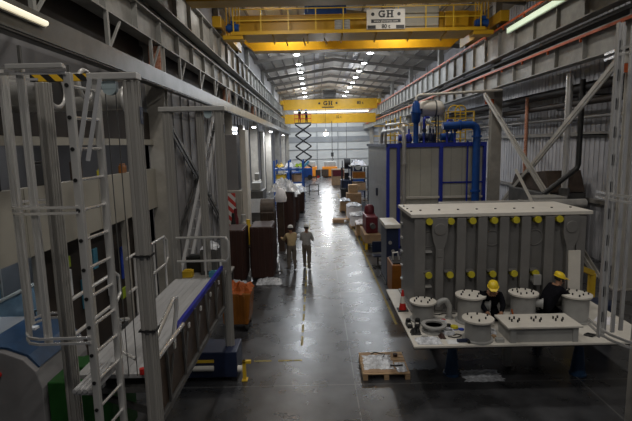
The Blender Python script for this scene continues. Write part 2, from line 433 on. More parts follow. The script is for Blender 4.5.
# ------------------------------------------------------------------ ceiling lamps
def lamp_thing(x, y, z, label, group):
    t = thing('ceiling_lamp', label, 'lamp', (x, y, z), group)
    MB().lathe([(.05, .38), (.08, .3), (.09, .2), (.34, .02), (.34, 0), (.30, 0)], (x, y, z), 16).build('lamp_housing', 'aludull', t, smooth=True)
    MB().lathe([(.0, .015), (.27, .015), (.2, -.06), (0, -.09)], (x, y, z), 14).build('lamp_bulb', 'lamp', t, smooth=True)
    MB().cyl((x, y, z + .38), (x, y, z + .55), .015, n=6).build('hanger', 'darksteel', t)
    return t
LIGHTS = []
def point(x, y, z, e, r=.3, col=(.95, .97, 1.)):
    l = bpy.data.lights.new('point', 'POINT'); l.shadow_soft_size = r; l.energy = e; l.color = col
    o = bpy.data.objects.new('lamp_or_fill', l); o.location = (x, y, z); C.objects.link(o); return o
def area(x, y, z, e, r=.5, col=(.95, .97, 1.), rot=(0, 0, 0), spread=PI):
    l = bpy.data.lights.new('area', 'AREA'); l.shape = 'DISK'; l.size = r; l.energy = e; l.color = col; l.spread = spread
    o = bpy.data.objects.new('lamp_or_fill', l); o.location = (x, y, z); o.rotation_euler = rot; C.objects.link(o); return o
LY = [26.4, 31.4, 36.4, 41.4, 46.4, 51.3, 56., 60.8, 65.8, 71.2, 77., 83.]
l0 = None
for s, x in ((0, -1.4), (1, 4.85)):
    for y in LY:
        lab = 'white round roof lamp in the %s row under the far roof' % ('left' if s == 0 else 'right')
        grp = 'roof lamps, %s row' % ('left' if s == 0 else 'right')
        if l0 is None: l0 = lamp_thing(x, y, 12.45, lab, grp)
        else: dup(l0, (x, y, 12.45), lab, grp)
EN = 1.0
for x in (-1.4, 4.85):
    for y, e in ((36.4, 260), (46.4, 190), (56., 210), (65.8, 260), (77., 460), (85., 560)): area(x, y, 12.32, e * EN, .6, (.84, .92, 1.))
    for y, e in ((-2., 170), (3.5, 140), (10., 120), (20.5, 190), (28., 200)): area(x, y, 12.32, e * EN, .6, (1, .95, .88))  # unseen near lamps; the pair behind the camera is added front fill
for x in (-1.4, 4.85):
    for y in (41.4, 56., 71.2, 83.): point(x, y, 11.9, 190)  # extra points added under the lamps to lighten the roof sheets
# flood lamp hanging from the far crane
t = thing('flood_lamp', 'bright white flood lamp hanging below the far yellow crane', 'lamp', (1.6, 68.6, 6.4))
MB().lathe([(.06, .6), (.1, .35), (.4, .1), (.42, 0), (.36, 0)], (1.6, 68.6, 6.4), 16).build('lamp_housing', 'aludull', t, smooth=True)
MB().lathe([(0, .06), (.36, .02), (.36, -.12), (.22, -.3), (0, -.36)], (1.6, 68.6, 6.4), 16).build('lamp_bulb', 'flood', t, smooth=True)
MB().cyl((1.6, 68.6, 7.0), (1.6, 68.6, 9.95), .02, n=6).build('cable', 'black', t)
pl = bpy.data.lights.new('flood', 'POINT'); pl.energy = 900; pl.shadow_soft_size = .45; pl.color = (.93, .96, 1)
po = bpy.data.objects.new('flood_light', pl); po.location = (1.6, 68.0, 6.1); C.objects.link(po)
# wall lamps under the left duct
WL = ['bright wall lamp under the left duct nearest the camera', 'middle wall lamp under the left duct beside a white column', 'farthest wall lamp under the left duct']
for i, y in enumerate((34.6, 47.5, 66.)):
    t = thing('wall_lamp', WL[i], 'lamp', (-4.4, y, 6.15))
    MB().box(-4.56, -4.24, y - .12, y + .12, 6.22, 6.36).build('lamp_housing', 'aludull', t, .01)
    MB().box(-4.52, -4.28, y - .1, y + .1, 6.16, 6.215).build('lamp_glass', 'lamp', t)
    MB().box(-4.42, -4.38, y - .03, y + .03, 6.36, 6.66).build('bracket', 'darksteel', t)
    area(-4.4, y, 6.1, 190, .25)
# reflections of lights, added as glowing bars on the duct and beam
t = thing('reflected_glow', 'warm reflected glow on the side of the grey duct at upper left', 'lamp', (-4.34, 6.4, 6.8))
MB().box(-4.39, -4.33, 6.2, 8.0, 6.86, 6.98).build('glow_backing', 'white', t, .005)
MB().tube([(-4.30, 6.25, 6.92), (-4.30, 7.95, 6.92)], .045, 8).build('tube', 'glowwarm', t, smooth=True)
t = thing('reflected_glow', 'pale green reflected glow on the upper right crane beam', 'lamp', (9.2, 16, 10.0))
MB().box(9.2, 9.25, 17.3, 23.2, 9.84, 10.14).build('glow_backing', 'white', t, .005)
MB().box(9.14, 9.2, 17.4, 23.1, 9.87, 10.11).build('glow_bar', 'glowgreen', t, .02)

# ------------------------------------------------------------------ overhead cranes
def rail_run(t, x0, x1, y, z, h=1.1, step=1.35, m='yellow2'):
    b = MB()
    for zz in (z + h * .52, z + h): b.box(x0, x1, y - .02, y + .02, zz - .02, zz + .02)
    b.build('handrail', m, t)
    n = max(1, round((x1 - x0) / step))
    for i in range(n + 1):
        x = x0 + (x1 - x0) * i / n
        MB().box(x - .025, x + .025, y - .025, y + .025, z, z + h).build('rail_post', m, t)
def gh(mb, x, y, z, h, which='GH', mi=0):
    """slab-serif letters G and H, height h, centred on x"""
    w = h * .95; t = h * .27; s = h * .13
    g = x - w * .62
    pts = []
    for i in range(23):
        a = math.radians(52 + i * 256 / 22); pts.append((a))
    for i in range(22 if 'G' in which else 0):
        a0, a1 = pts[i], pts[i + 1]
        def pt(a, r): return (g + math.cos(a) * r * .98, z + math.sin(a) * r)
        q = [pt(a0, h * .5), pt(a1, h * .5), pt(a1, h * .5 - t * .82), pt(a0, h * .5 - t * .82)]
        mb.prism(q, 'y', y, y - .012, mi)
    if 'G' in which: mb.box(g + w * .2, g + w * .47, y - .012, y, z - h * .46, z + h * .02, mi)
    if 'G' in which: mb.box(g + w * .02, g + w * .56, y - .012, y, z - h * .08, z + h * .04, mi)
    if 'G' in which: mb.box(g + w * .22, g + w * .44, y - .012, y, z + h * .2, z + h * .48, mi)
    if 'H' not in which: return
    hx = x + w * .62
    for sx in (-1, 1):
        c = hx + sx * w * .3
        mb.box(c - t * .45, c + t * .45, y - .012, y, z - h * .5, z + h * .5, mi)
        for zz in (-1, 1): mb.box(c - w * .25, c + w * .25, y - .012, y, z + zz * h * .5 - (s if zz > 0 else 0), z + zz * h * .5 + (0 if zz > 0 else s), mi)
    mb.box(hx - w * .3, hx + w * .3, y - .012, y, z - h * .08, z + h * .08, mi)

t = thing('overhead_crane', 'yellow bridge crane with walkway and white lettered board, second crane from the camera', 'crane', (2.1, 26, 10.4))
for nm, y0 in (('front_girder', 25.5), ('rear_girder', 28.6)):
    b = MB(); b.prism([(-4.1, 11.5), (8.7, 11.5), (8.7, 10.9), (8.1, 10.4), (-3.5, 10.4), (-4.1, 10.9)], 'y', y0, y0 + .75)
    b.box(-3.5, 8.1, y0 - .05, y0 + .8, 10.36, 10.4); b.box(-4.1, 8.7, y0 - .05, y0 + .8, 11.48, 11.53)
    b.build(nm, 'yellow', t)
b = MB(); b.box(-4.0, 8.5, 24.2, 25.44, 10.34, 10.38); b.box(-4.0, 8.5, 24.16, 24.2, 10.3, 10.46)
for i in range(8):
    x = -3.7 + i * 1.72; b.bar((x, 24.3, 10.28), (x, 25.44, 10.12), .06, .1)
b.build('walkway', 'yellow', t)
rail_run(t, -3.9, 8.3, 24.22, 10.4)
for x in (-4.66, 9.36):
    b = MB(); b.box(x - .22, x + .22, 23.9, 30.4, 10.62, 11.15); b.build('end_carriage', 'yellow', t, .02)
    for y in (24.5, 29.8): MB().cyl((x - .12, y, 10.66), (x + .12, y, 10.66), .2, n=18).build('wheel', 'darksteel', t)
for x, d in ((-3.95, 1), (8.45, -1)):
    b = MB(); b.cyl((x - .28, 24.5, 10.7), (x + .28, 24.5, 10.7), .2, n=16); b.cyl((x - .36, 24.5, 10.7), (x - .28, 24.5, 10.7), .14, n=12)
    b.box(x - .1, x + .12, 24.3, 24.7, 10.85, 11.0); b.build('drive_motor', 'blue', t, smooth=True)
    for k in range(5):
        xx = x - d * .35 + k * .16 * d
        MB().box(xx - .03, xx + .03, 24.6, 24.66, 10.38, 12.1).build('access_post', 'yellow', t)
    MB().box(x - .5, x + .5, 24.2, 24.9, 10.1, 10.3).build('motor_bracket', 'yellow', t, .02)
b = MB(); b.box(-.4, 1.8, 26.0, 29.0, 11.55, 12.45); b.box(-.25, 1.65, 25.6, 25.98, 11.54, 12.05); b.cyl((-.2, 25.8, 12.4), (1.6, 25.8, 12.4), .25, n=16)
b.build('hoist_trolley', 'blue', t, .02)
b = MB(); b.box(4.2, 6.4, 24.95, 25.4, 10.4, 11.75)
for x in (4.75, 5.3, 5.85): b.box(x - .008, x + .008, 24.94, 24.95, 10.45, 11.7)
b.build('control_cabinet', 'shedpanel', t, .01)
b = MB(); b.box(6.75, 7.95, 25.0, 25.4, 10.39, 11.45); b.build('drive_cabinet', 'yellow', t, .02)
b = MB(); b.box(1.1, 1.85, 24.26, 24.4, 10.5, 11.0)
for i in range(3):
    for j in range(3): b.box(1.16 + i * .23, 1.33 + i * .23, 24.24, 24.26, 10.56 + j * .14, 10.66 + j * .14)
b.build('resistor_panel', 'steelgrey', t)
for x in (-2.4, -2.0, -1.65):
    MB().cyl((x, 25.2, 10.5), (x, 25.32, 10.5), .16, n=16).build('cable_reel', 'white', t, smooth=True)
MB().tube([(-3.4, 25.3, 10.62), (-1, 25.3, 10.60), (1, 25.3, 10.62)], .03, 6).build('cable_tray', 'darksteel', t)
for x in (-1.4, -.5, .6):
    MB().bar((x, 25.3, 10.3), (x + .12, 25.0, 9.9), .05, .05).build('floodlight_bracket', 'white', t)
sb = MB().box(2.66, 4.54, 24.1, 24.14, 10.42, 11.36).build('sign_board', 'white', t, .005)
for w in ('G', 'H'):
    b = MB(); gh(b, 3.6, 24.098, 11.13, .34, w); b.build('sign_letter', 'black', sb)
for x in (2.96, 4.24): MB().cyl((x, 24.088, 11.12), (x, 24.098, 11.12), .085, n=14).build('sign_dot', 'black', sb)
for x0, x1, z0, z1 in ((2.88, 4.32, 10.72, 10.88), (2.7, 3.1, 10.44, 10.6), (4.1, 4.5, 10.44, 10.6)): MB().box(x0, x1, 24.088, 24.098, z0, z1).build('sign_bar', 'black', sb)
b = MB(); put_text(b, 'www.ghcranes.com', .15, 3.6, 24.084, 10.8); b.build('sign_address', 'white', sb)
b = MB(); put_text(b, '80 t', .26, 3.6, 24.09, 10.54, .006); b.build('sign_capacity', 'black', sb)

t = thing('overhead_crane', 'yellow crane girder nearest the camera, cut by the top of the photo', 'crane', (2.1, 16.5, 9.5))
for y0 in (14.3, 16.5):
    b = MB(); b.box(-4.2, 8.9, y0, y0 + .7, 9.72, 10.9); b.box(-4.2, 8.9, y0 - .06, y0 + .76, 9.68, 9.72); b.build('girder', 'yellow', t)
for x in (-4.66, 9.36):
    MB().box(x - .22, x + .22, 13.4, 18.2, 10.62, 11.15).build('end_carriage', 'yellow', t, .02)
    MB().box(x - .3, x + .3, 17.3, 18.0, 11.16, 11.4).build('wheel_block', 'yellow', t, .02)
b = MB(); b.box(-4.2, 8.9, 17.27, 18.0, 10.3, 10.34); b.build('walkway', 'yellow', t)

t = thing('overhead_crane', 'far yellow crane girder on the upper rails with a dark hoist on top', 'crane', (2.1, 70, 9.9))
b = MB(); b.box(-4.5, 9.2, 70, 70.9, 9.9, 11.35); b.build('girder', 'yellow', t, .02)
for x in (-4.66, 9.36): MB().box(x - .22, x + .22, 68.6, 72.4, 10.55, 11.15).build('end_carriage', 'yellow', t, .02)
b = MB(); b.box(1.3, 3.2, 69.9, 71.2, 11.37, 12.6); b.cyl((1.4, 69.8, 11.9), (3.1, 69.8, 11.9), .35, n=14); b.build('hoist_trolley', 'darksteel', t, .03)
b = MB(); gh(b, 2.0, 69.99, 10.75, .62); 
for x in (.75, 3.25): b.cyl((x, 69.97, 10.75), (x, 69.99, 10.75), .16, n=12)
b.box(1.1, 2.9, 69.97, 69.99, 10.1, 10.25); b.build('girder_lettering', 'black', t)
b = MB(); put_text(b, '80 t', .6, 6.7, 69.98, 10.72, .012); b.build('girder_capacity', 'black', t)
t = thing('overhead_crane', 'far yellow crane girder on the lower rails under a bright strip of light', 'crane', (2.1, 71, 8.0))
b = MB(); b.box(-4.4, 9.1, 71, 71.9, 7.95, 9.3); b.build('girder', 'yellow', t, .02)
for x in (-4.66, 9.36): MB().box(x - .22, x + .22, 69.9, 73, 8.84, 8.98).build('end_carriage', 'yellow', t, .02)
b = MB(); put_text(b, '32 t', .5, 3.6, 70.98, 8.8, .012); b.build('girder_capacity', 'black', t)
MB().box(-3.0, 8.0, 70.9, 71.0, 9.5, 9.72).build('gap_glow', 'gapfar', t, .02)  # daylight gap between the far girders, added as a glowing bar
b = MB(); b.tube([(2.55, 70.8, 8.2), (2.55, 70.8, 3.6)], .05, 6); b.build('hoist_rope', 'black', t)
b = MB(); b.box(2.35, 2.75, 70.65, 70.95, 3.0, 3.6); b.tube([(2.55, 70.8, 3.0), (2.55, 70.8, 2.75), (2.7, 70.8, 2.6), (2.62, 70.8, 2.42), (2.45, 70.8, 2.5)], .06, 6); b.build('hook_block', 'black', t)
single('pendant_cable', MB().tube([(4.7, 70.8, 8.05), (4.7, 70.8, 2.4)], .04, 6), 'darksteel', 'thin dark pendant cable hanging from the lower far crane', 'cable', (4.7, 70.8, 2.4))
# ------------------------------------------------------------------ lifting platform with two mast frames (left)
t = thing('lifting_platform', 'tall aluminium mast platform with caged ladder and blue edged deck on the left', 'lifting platform', (-2.4, 7.3, 0))
def post(x, y, z0, z1, w=.15, d=.09, n=2, name='post'):
    b = MB(); b.box(x - w / 2, x + w / 2, y - d / 2, y + d / 2, z0, z1)
    for i in range(n):
        xx = x - w / 2 + w * (i + .5) / n
        b.box(xx - w * .1, xx + w * .1, y - d / 2 - .022, y - d / 2, z0, z1)
        yy = y - d / 2 + d * (i + .5) / n
        b.box(x + w / 2, x + w / 2 + .016, yy - d * .1, yy + d * .1, z0, z1)
    return b.build(name, 'aludull', t, .006)
post(-1.93, 5.1, 0.05, 5.6); post(-2.86, 5.1, 0.05, 5.6, .13)
post(-1.92, 9.6, .62, 5.6, .17); post(-2.96, 9.6, .62, 5.6, .17); post(-2.33, 9.68, 2.3, 5.6, .13, .1, 3)
MB().box(-2.36, -1.84, 5.02, 5.18, 5.61, 5.68).build('header_beam', 'alu', t, .01)
MB().box(-3.1, -1.78, 9.5, 9.74, 5.6, 5.69).build('header_beam', 'alu', t, .01)
for x, y, ty in ((-2.15, 5.1, 5.1), (-2.13, 9.6, 9.6)):
    b = MB(); b.cyl((x, y - .03, 5.53), (x, y + .03, 5.53), .075, n=20); b.box(x - .075, x + .075, y - .035, y + .035, 5.52, 5.6); b.build('pulley', 'paleblue', t, smooth=True)
    for dx in (-.055, .055): MB().tube([(x + dx, y, 5.5), (x + dx * .9, y, 2.3)], .006, 6).build('wire_rope', 'darksteel', t)
for x, y in ((-1.838, 5.1), (-1.818, 9.6)):
    MB().box(x, x + .004, y - .05, y + .03, 5.15, 5.33).build('blue_sticker', 'bluedk', t)
# ladder
for y, x in ((4.6, -2.33), (5.1, -2.3)):
    b = MB(); b.box(x - .035, x + .035, y - .03, y + .03, 1.1, 5.62); b.build('ladder_stile', 'alu', t, .006)
    b = MB()
    z = 1.35
    while z < 5.6: b.cyl((x - .04, y - .032, z), (x - .02, y - .045, z), .016, n=8); z += .3
for i in range(15):
    z = 1.3 + .3 * i
    MB().cyl((-2.33, 4.62, z), (-2.30, 5.08, z), .017, n=10).build('ladder_rung', 'chrome', t, smooth=True)
    MB().cyl((-2.335, 4.56, z), (-2.335, 4.57, z), .02, n=8).build('rung_plug', 'black', t)
b = MB(); b.bar((-2.18, 4.72, 5.58), (-2.34, 4.66, 4.78), .05, .04); b.bar((-2.10, 4.76, 5.58), (-2.26, 4.70, 4.78), .02, .04); b.build('diagonal_strut', 'chrome', t)
# cage
def hoop(z, name='cage_hoop'):
    pts = [(-2.33, 4.56), (-2.84, 4.54), (-2.96, 4.58), (-3.05, 4.68), (-3.22, 4.98), (-3.26, 5.12), (-3.2, 5.3), (-3.03, 5.32)]
    b = MB()
    for dz in (-.028, .028):
        for i in range(len(pts) - 1): b.bar((*pts[i], z + dz), (*pts[i + 1], z + dz), .018, .024)
    return b.build(name, 'chrome', t)
for z in (2.97, 4.31): hoop(z)
hoop(5.64)
MB().box(-2.86, -2.33, 4.50, 4.55, 5.65, 5.695).build('top_rail', 'alu', t, .006)
for x, y, w in ((-2.77, 4.58, .07), (-3.25, 5.1, .045), (-3.05, 4.72, .045)):
    b = MB(); b.box(x - w / 2, x + w / 2, y - .012, y + .025, 2.94, 5.68); b.box(x - w / 2 + .008, x - w / 2 + .02, y - .022, y - .012, 2.94, 5.68); b.box(x + w / 2 - .02, x + w / 2 - .008, y - .022, y - .012, 2.94, 5.68)
    b.build('cage_strip', 'alu', t)
# deck
b = MB()
for i in range(8):
    x = -2.92 + i * .114; b.box(x, x + .11, 5.3, 9.35, 2.17, 2.22)
b.build('deck', 'deck', t)
b = MB(); b.box(-2.60, -2.39, 4.64, 5.28, 2.33, 2.38)
for i in range(4): b.cyl((-2.58 + i * .055, 4.62, 2.38), (-2.58 + i * .055, 5.26, 2.38), .024, n=8)
b.box(-2.60, -2.56, 5.2, 5.28, 2.1, 2.33)
b.build('entry_step', 'deck', t)
b = MB(); b.box(-1.995, -1.94, 6.2, 9.4, 2.38, 2.47); b.build('blue_edge_beam', 'edgeblue', t, .01)
MB().box(-1.985, -1.945, 5.25, 9.4, 1.68, 2.38).build('side_panel', 'browndk', t)
for i in range(6):
    y = 5.6 + .72 * i
    b = MB(); b.bar((-1.92, y, 2.40), (-1.92, y + .06, 1.66), .03, .04); b.bar((-1.93, y + .06, 1.72), (-1.93, y + .3, 2.2), .02, .03)
    b.build('side_bracket', 'darksteel', t)
    MB().box(-1.925, -1.90, y + .28, y + .34, 2.26, 2.33).build('lug', 'alu', t, .004)
MB().box(-2.92, -1.98, 5.3, 9.35, 1.98, 2.04).build('deck_frame', 'darksteel', t)
b = MB()
for y in (5.4, 6.7, 8.0, 9.2): b.bar((-1.95, y, 1.62), (-2.9, y, 1.98), .06, .06)
b.box(-1.99, -1.91, 5.3, 9.4, 1.58, 1.66); b.build('lower_frame', 'darksteel', t)
# guard rails
b = MB(); b.tube([(-2.88, 9.42, 3.06), (-1.95, 9.42, 3.06), (-1.86, 9.36, 3.06), (-1.8, 9.36, 2.98), (-1.8, 9.36, 2.66), (-1.86, 9.36, 2.57), (-1.95, 9.42, 2.57), (-2.88, 9.42, 2.57)], .026, 10); b.build('end_guardrail', 'alu', t, smooth=True)
for (x, z) in ((-2.3, 0),): MB().tube([(x, 9.42, 2.22), (x, 9.42, 3.06)], .022, 8).build('guardrail_post', 'alu', t, smooth=True)
b = MB(); b.tube([(-2.95, 7.1, 3.2), (-2.95, 8.9, 3.2), (-2.95, 9.05, 3.1), (-2.95, 9.05, 2.75), (-2.95, 8.9, 2.66), (-2.95, 7.1, 2.66)], .024, 10); b.build('side_guardrail', 'alu', t, smooth=True)
for y in (7.4, 8.3, 8.9): MB().tube([(-2.95, y, 2.2), (-2.95, y, 3.2)], .022, 8).build('guardrail_post', 'alu', t, smooth=True)
b = MB(); b.tube([(-2.98, 5.4, 3.1), (-2.98, 6.7, 3.1), (-2.98, 6.85, 3.0), (-2.98, 6.85, 2.75), (-2.98, 6.7, 2.66), (-2.98, 5.4, 2.66)], .024, 10); b.build('side_guardrail', 'alu', t, smooth=True)
b = MB(); b.tube([(-1.95, 5.28, 2.62), (-1.95, 6.1, 2.88), (-1.95, 6.22, 2.86), (-1.95, 6.2, 2.7), (-1.95, 6.05, 2.45), (-1.95, 6.0, 2.25)], .03, 10); b.build('grab_rail', 'chrome', t, smooth=True)
b = MB(); b.tube([(-2.2, 5.2, 2.95), (-2.34, 5.3, 2.9), (-2.38, 5.35, 2.72), (-2.34, 5.3, 2.5), (-2.15, 5.2, 2.46)], .022, 10); b.build('grab_loop', 'chrome', t, smooth=True)
MB().tube([(-1.92, 5.24, 2.42), (-1.92, 6.35, 2.42)], .03, 8).build('side_tube', 'chrome', t, smooth=True)
for z in (2.86, 3.72):
    MB().box(-2.02, -1.83, 5.02, 5.18, z - .010, z + .010).build('post_clamp', 'black', t)
MB().cyl((-2.12, 5.3, 2.22), (-2.12, 5.3, 2.29), .035, n=10).build('red_valve', 'red', t)
# bases
b = MB(); b.box(-2.98, -1.72, 9.25, 9.95, .1, .66); b.build('base_box', 'bluedk', t, .02)
MB().box(-2.62, -2.2, 9.235, 9.25, .44, .5).build('yellow_stripe', 'yellow2', t)
MB().cyl((-2.62, 9.19, .34), (-2.2, 9.19, .34), .055, n=14).build('motor_tube', 'white', t, smooth=True)
b = MB(); b.box(-3.1, -1.7, 4.7, 5.4, 0.0, .12); b.build('base_plate', 'bluedk', t, .01)
for x in (-2.9, -1.8): MB().box(x - .06, x + .06, 9.28, 9.9, 0, .1).build('foot', 'black', t, .01)
b = MB(); b.cyl((-1.72, 9.32, .26), (-1.62, 9.32, .26), .07, n=14); b.build('jack_motor', 'white', t, smooth=True)
b = MB(); b.box(-1.62, -1.55, 9.28, 9.36, .02, .44); b.box(-1.62, -1.44, 9.28, 9.36, .38, .44); b.box(-1.64, -1.52, 9.25, 9.4, 0, .03); b.build('outrigger', 'yellow2', t, .006)

# ------------------------------------------------------------------ caged access tower (right edge)
t = thing('access_tower', 'aluminium caged ladder tower at the right edge of the photo', 'access tower', (3.7, 5.2, 0))
b = MB()
post(4.02, 5.6, 0.0, 6.2, .16, .12)
b = MB(); b.box(3.22, 3.285, 5.18, 5.2, 2.62, 6.1); b.box(3.22, 3.235, 5.15, 5.18, 2.62, 6.1); b.box(3.27, 3.285, 5.15, 5.18, 2.62, 6.1); b.build('cage_rail', 'chrome', t)
for k in range(11): MB().box(3.242, 3.262, 5.174, 5.18, 2.8 + k * .3, 2.92 + k * .3).build('slot', 'black', t)
def hoop2(z):
    pts = [(3.30, 5.5), (3.26, 5.24), (3.27, 5.02), (3.34, 4.84), (3.46, 4.74), (3.64, 4.68), (4.1, 4.68)]
    b = MB()
    for dz in (-.03, .03):
        for i in range(len(pts) - 1): b.bar((*pts[i], z + dz), (*pts[i + 1], z + dz), .018, .026)
    return b.build('cage_hoop', 'chrome', t)
for z in (2.68, 4.25, 5.8): hoop2(z)
for x, y in ((3.33, 5.3), (3.40, 5.35), (3.47, 5.3), (3.52, 4.76), (3.60, 5.35)):
    b = MB(); b.box(x - .02, x + .02, y - .012, y + .015, 2.62, 6.1); b.build('cage_strip', 'chrome', t)
for y in (4.75, 5.2): MB().box(4.02, 4.09, y - .03, y + .03, 0, 6.1).build('ladder_stile', 'alu', t, .006)
for i in range(17): MB().cyl((4.055, 4.75, .3 + .33 * i), (4.055, 5.2, .3 + .33 * i), .017, n=8).build('ladder_rung', 'chrome', t, smooth=True)
MB().tube([(3.30, 5.3, 2.6), (3.30, 5.3, 5.9)], .012, 6).build('red_cable', 'maroon', t)

# ------------------------------------------------------------------ transformer tank on the right
t = thing('transformer_tank', 'large grey ribbed transformer tank with white bolted top flange', 'transformer tank', (3.95, 10.9, 1.14))
b = MB(); b.box(2.12, 5.84, 10.12, 11.6, 1.19, 3.27); b.build('tank_body', 'tank', t, .01)
b = MB(); b.box(2.04, 5.95, 9.98, 11.66, 3.28, 3.355); fl = b.build('top_flange', 'white', t, .006)
for i in range(9):
    x = 2.36 + i * .425
    MB().cyl((x, 10.55, 3.355), (x, 10.55, 3.375), .026, n=10).build('flange_bolt', 'bolt', fl)
for i in range(3):
    MB().cyl((2.12, 10.4 + i * .45, 3.355), (2.12, 10.4 + i * .45, 3.375), .022, n=10).build('flange_bolt', 'bolt', fl)
b = MB(); b.box(2.06, 5.9, 9.98, 11.66, 1.142, 1.19); b.build('base_flange', 'tankrib', t, .006)
for k, x in enumerate((3.13, 3.59, 4.06, 4.53, 5.04)):
    b = MB(); b.box(x - .10, x + .10, 9.99, 10.12, 1.2, 3.26); b.build('rib', 'tankrib', t, .012)
for x in (2.66, 5.5):
    b = MB(); b.prism([(x - .17, 3.26), (x + .17, 3.26), (x + .17, 2.9), (x + .14, 2.75), (x + .085, 2.58), (x + .085, 1.2), (x - .085, 1.2), (x - .085, 2.58), (x - .14, 2.75), (x - .17, 2.9)], 'y', 9.97, 10.12)
    b.cyl((x, 9.95, 3.02), (x, 9.97, 3.02), .13, n=24); b.box(x - .05, x + .05, 9.955, 9.97, 2.4, 2.58)
    b.build('lifting_rib', 'tankrib', t, .008)
b = MB(); b.box(2.12, 2.36, 10.02, 10.12, 1.2, 3.26); b.build('corner_rib', 'tankrib', t, .01)
b = MB(); b.box(5.64, 5.84, 10.02, 10.12, 1.2, 3.26); b.build('corner_rib', 'tankrib', t, .01)
for j, z in enumerate((3.19, 2.0)):
    for k in range(7):
        x = 2.43 + .468 * k
        if j and k == 6: continue
        L = MB().box(x - .12, x + .06, 10.0, 10.12, z + .05, z + .09).build('jacking_bracket', 'tankrib', t)
        MB().cyl((x, 9.96, z), (x, 10.118, z), .072, .078, n=16).build('yellow_cap', 'lug', L, smooth=True)
for k in (0, 3, 5):
    x = 2.43 + .468 * k
    for z in (2.78,):
        b = MB(); b.tube([(x + .17 * math.cos(a * PI / 12), 10.11, z + .17 * math.sin(a * PI / 12)) for a in range(24)], .012, 6, closed=True); b.build('port_ring', 'tankrib', t)
for z in (2.5, 2.0, 1.72):
    MB().box(2.36, 2.5, 10.0, 10.12, z, z + .03).build('cleat', 'alu', t)
for k, z in enumerate((2.9, 2.55, 2.2, 1.85, 1.5)):
    MB().box(2.08, 2.12, 11.35, 11.5, z, z + .04).build('cleat', 'alu', t)
b = MB(); b.cyl((4.78, 9.95, 1.83), (4.78, 10.12, 1.83), .09, n=14); b.box(4.7, 4.86, 9.9, 9.95, 1.76, 1.98); b.build('valve', 'turret', t)

# work table that carries the tank and the turrets
t = thing('work_platform', 'white topped steel work platform carrying the grey tank and turrets', 'platform', (4.1, 9.9, .95))
MB().box(1.76, 6.35, 8.28, 11.75, 1.10, 1.14).build('table_top', 'white', t, .004)
b = MB()
for y in (8.75, 10.1, 11.5): b.box(1.85, 6.25, y - .08, y + .08, .9, 1.095)
for x in (2.8, 4.1, 5.42): b.box(x - .08, x + .08, 8.85, 11.4, .9, 1.095)
b.build('under_frame', 'darksteel', t)
ST = [('blue conical jack stand under the left front of the white platform', 2.8, 9.4), ('blue conical jack stand under the right front of the white platform', 5.42, 9.3),
      ('blue jack stand at the dark back left under the platform', 2.8, 11.1), ('blue jack stand at the dark back right under the platform', 5.42, 11.1)]
for lab, x, y in ST:
    s = thing('jack_stand', lab, 'stand', (x, y, 0))
    MB().lathe([(.17, 0), (.17, .03), (.15, .04), (.085, .62), (.085, .66)], (x, y, 0), 18).build('stand_body', 'standblue', s, smooth=True)
    MB().lathe([(.13, .66), (.13, .72), (.09, .73), (.09, .895)], (x, y, 0), 18).build('stand_head', 'maroon' if y < 10 else 'standblue', s, smooth=True)
single('oil_tray', MB().box(3.5, 4.7, 9.3, 10.2, .9 - .16, .9 - .02).box(4.02, 4.18, 9.66, 9.82, 0, .74), 'steelgrey', 'shallow grey tray on a post below the middle of the white platform', 'tray', (4.1, 9.7, 0), bevel=.02)
single('plastic_sheet', MB().crumple(3.4, 9.3, 0, .8, .5, .05, 5), 'plastic', 'thin plastic sheet on the dark floor under the white platform', 'sheet', (3.4, 9.3, 0))

# turrets standing on the platform
def turret(x, y, r, h, label, nb=8, open_=False, side=0, z0=1.142):
    t = thing('turret', label, 'turret', (x, y, z0), None)
    MB().lathe([(r + .05, 0), (r + .05, .03), (r, .032), (r, h - .035)] + ([(r - .03, h - .035), (r - .03, .05), (0, .05)] if open_ else []), (x, y, z0), 28).build('turret_body', 'turret', t, smooth=True)
    if open_:
        b = MB(); b.lathe([(r - .02, h - .034), (r + .06, h - .034), (r + .06, h), (r - .02, h), (r - .02, h - .034)], (x, y, z0), 28); b.build('rim', 'turret', t, smooth=True)
        MB().lathe([(0, h - .09), (r - .031, h - .09), (r - .031, h - .08), (0, h - .08)], (x, y, z0), 24).build('dark_interior', 'black', t)
        return t
    c = MB().lathe([(r + .055, h - .034), (r + .055, h), (r - .05, h + .012), (0, h + .012)], (x, y, z0), 28).build('cover', 'white', t, smooth=True)
    for i in range(nb):
        a = 2 * PI * i / nb + .3
        q = r * .62 if i % 2 else r * .88
        px, py = x + q * math.cos(a), y + q * math.sin(a)
        MB().cyl((px, py, z0 + h + .01), (px, py, z0 + h + .05), .016, n=8).build('bolt', 'bolt', c)
    if side:
        b = MB(); b.cyl((x + side * r * .9, y - .05, z0 + h * .62), (x + side * (r + .1), y - .1, z0 + h * .62), .085, n=16); b.cyl((x + side * (r + .1), y - .1, z0 + h * .62), (x + side * (r + .125), y - .112, z0 + h * .62), .11, n=16)
        b.build('side_nozzle', 'turret', t, smooth=True)
    return t
turret(2.22, 9.6, .225, .42, 'small grey turret with white bolted cover at the left back, near the cone')
turret(3.19, 9.48, .26, .58, 'tall grey turret beside the left kneeling worker', side=1)
turret(4.32, 9.54, .245, .58, 'tall grey turret behind the long rectangular box, with a side nozzle', 10, side=1)
turret(5.36, 9.42, .255, .56, 'tall grey turret the right kneeling worker leans on', 9)
turret(3.03, 8.56, .24, .42, 'grey turret at the front edge of the platform, left of the rectangular box', 6)
turret(2.3, 8.98, .19, .15, 'low open grey turret with a dark hole and no cover', open_=True)
t = thing('rectangular_turret', 'long rectangular grey box with white lid and bolt clusters at the platform front', 'turret', (4.15, 8.68, 1.142))
b = MB(); b.box(3.56, 4.84, 8.36, 8.92, 1.142, 1.42)
b.build('box_body', 'turret', t, .008)
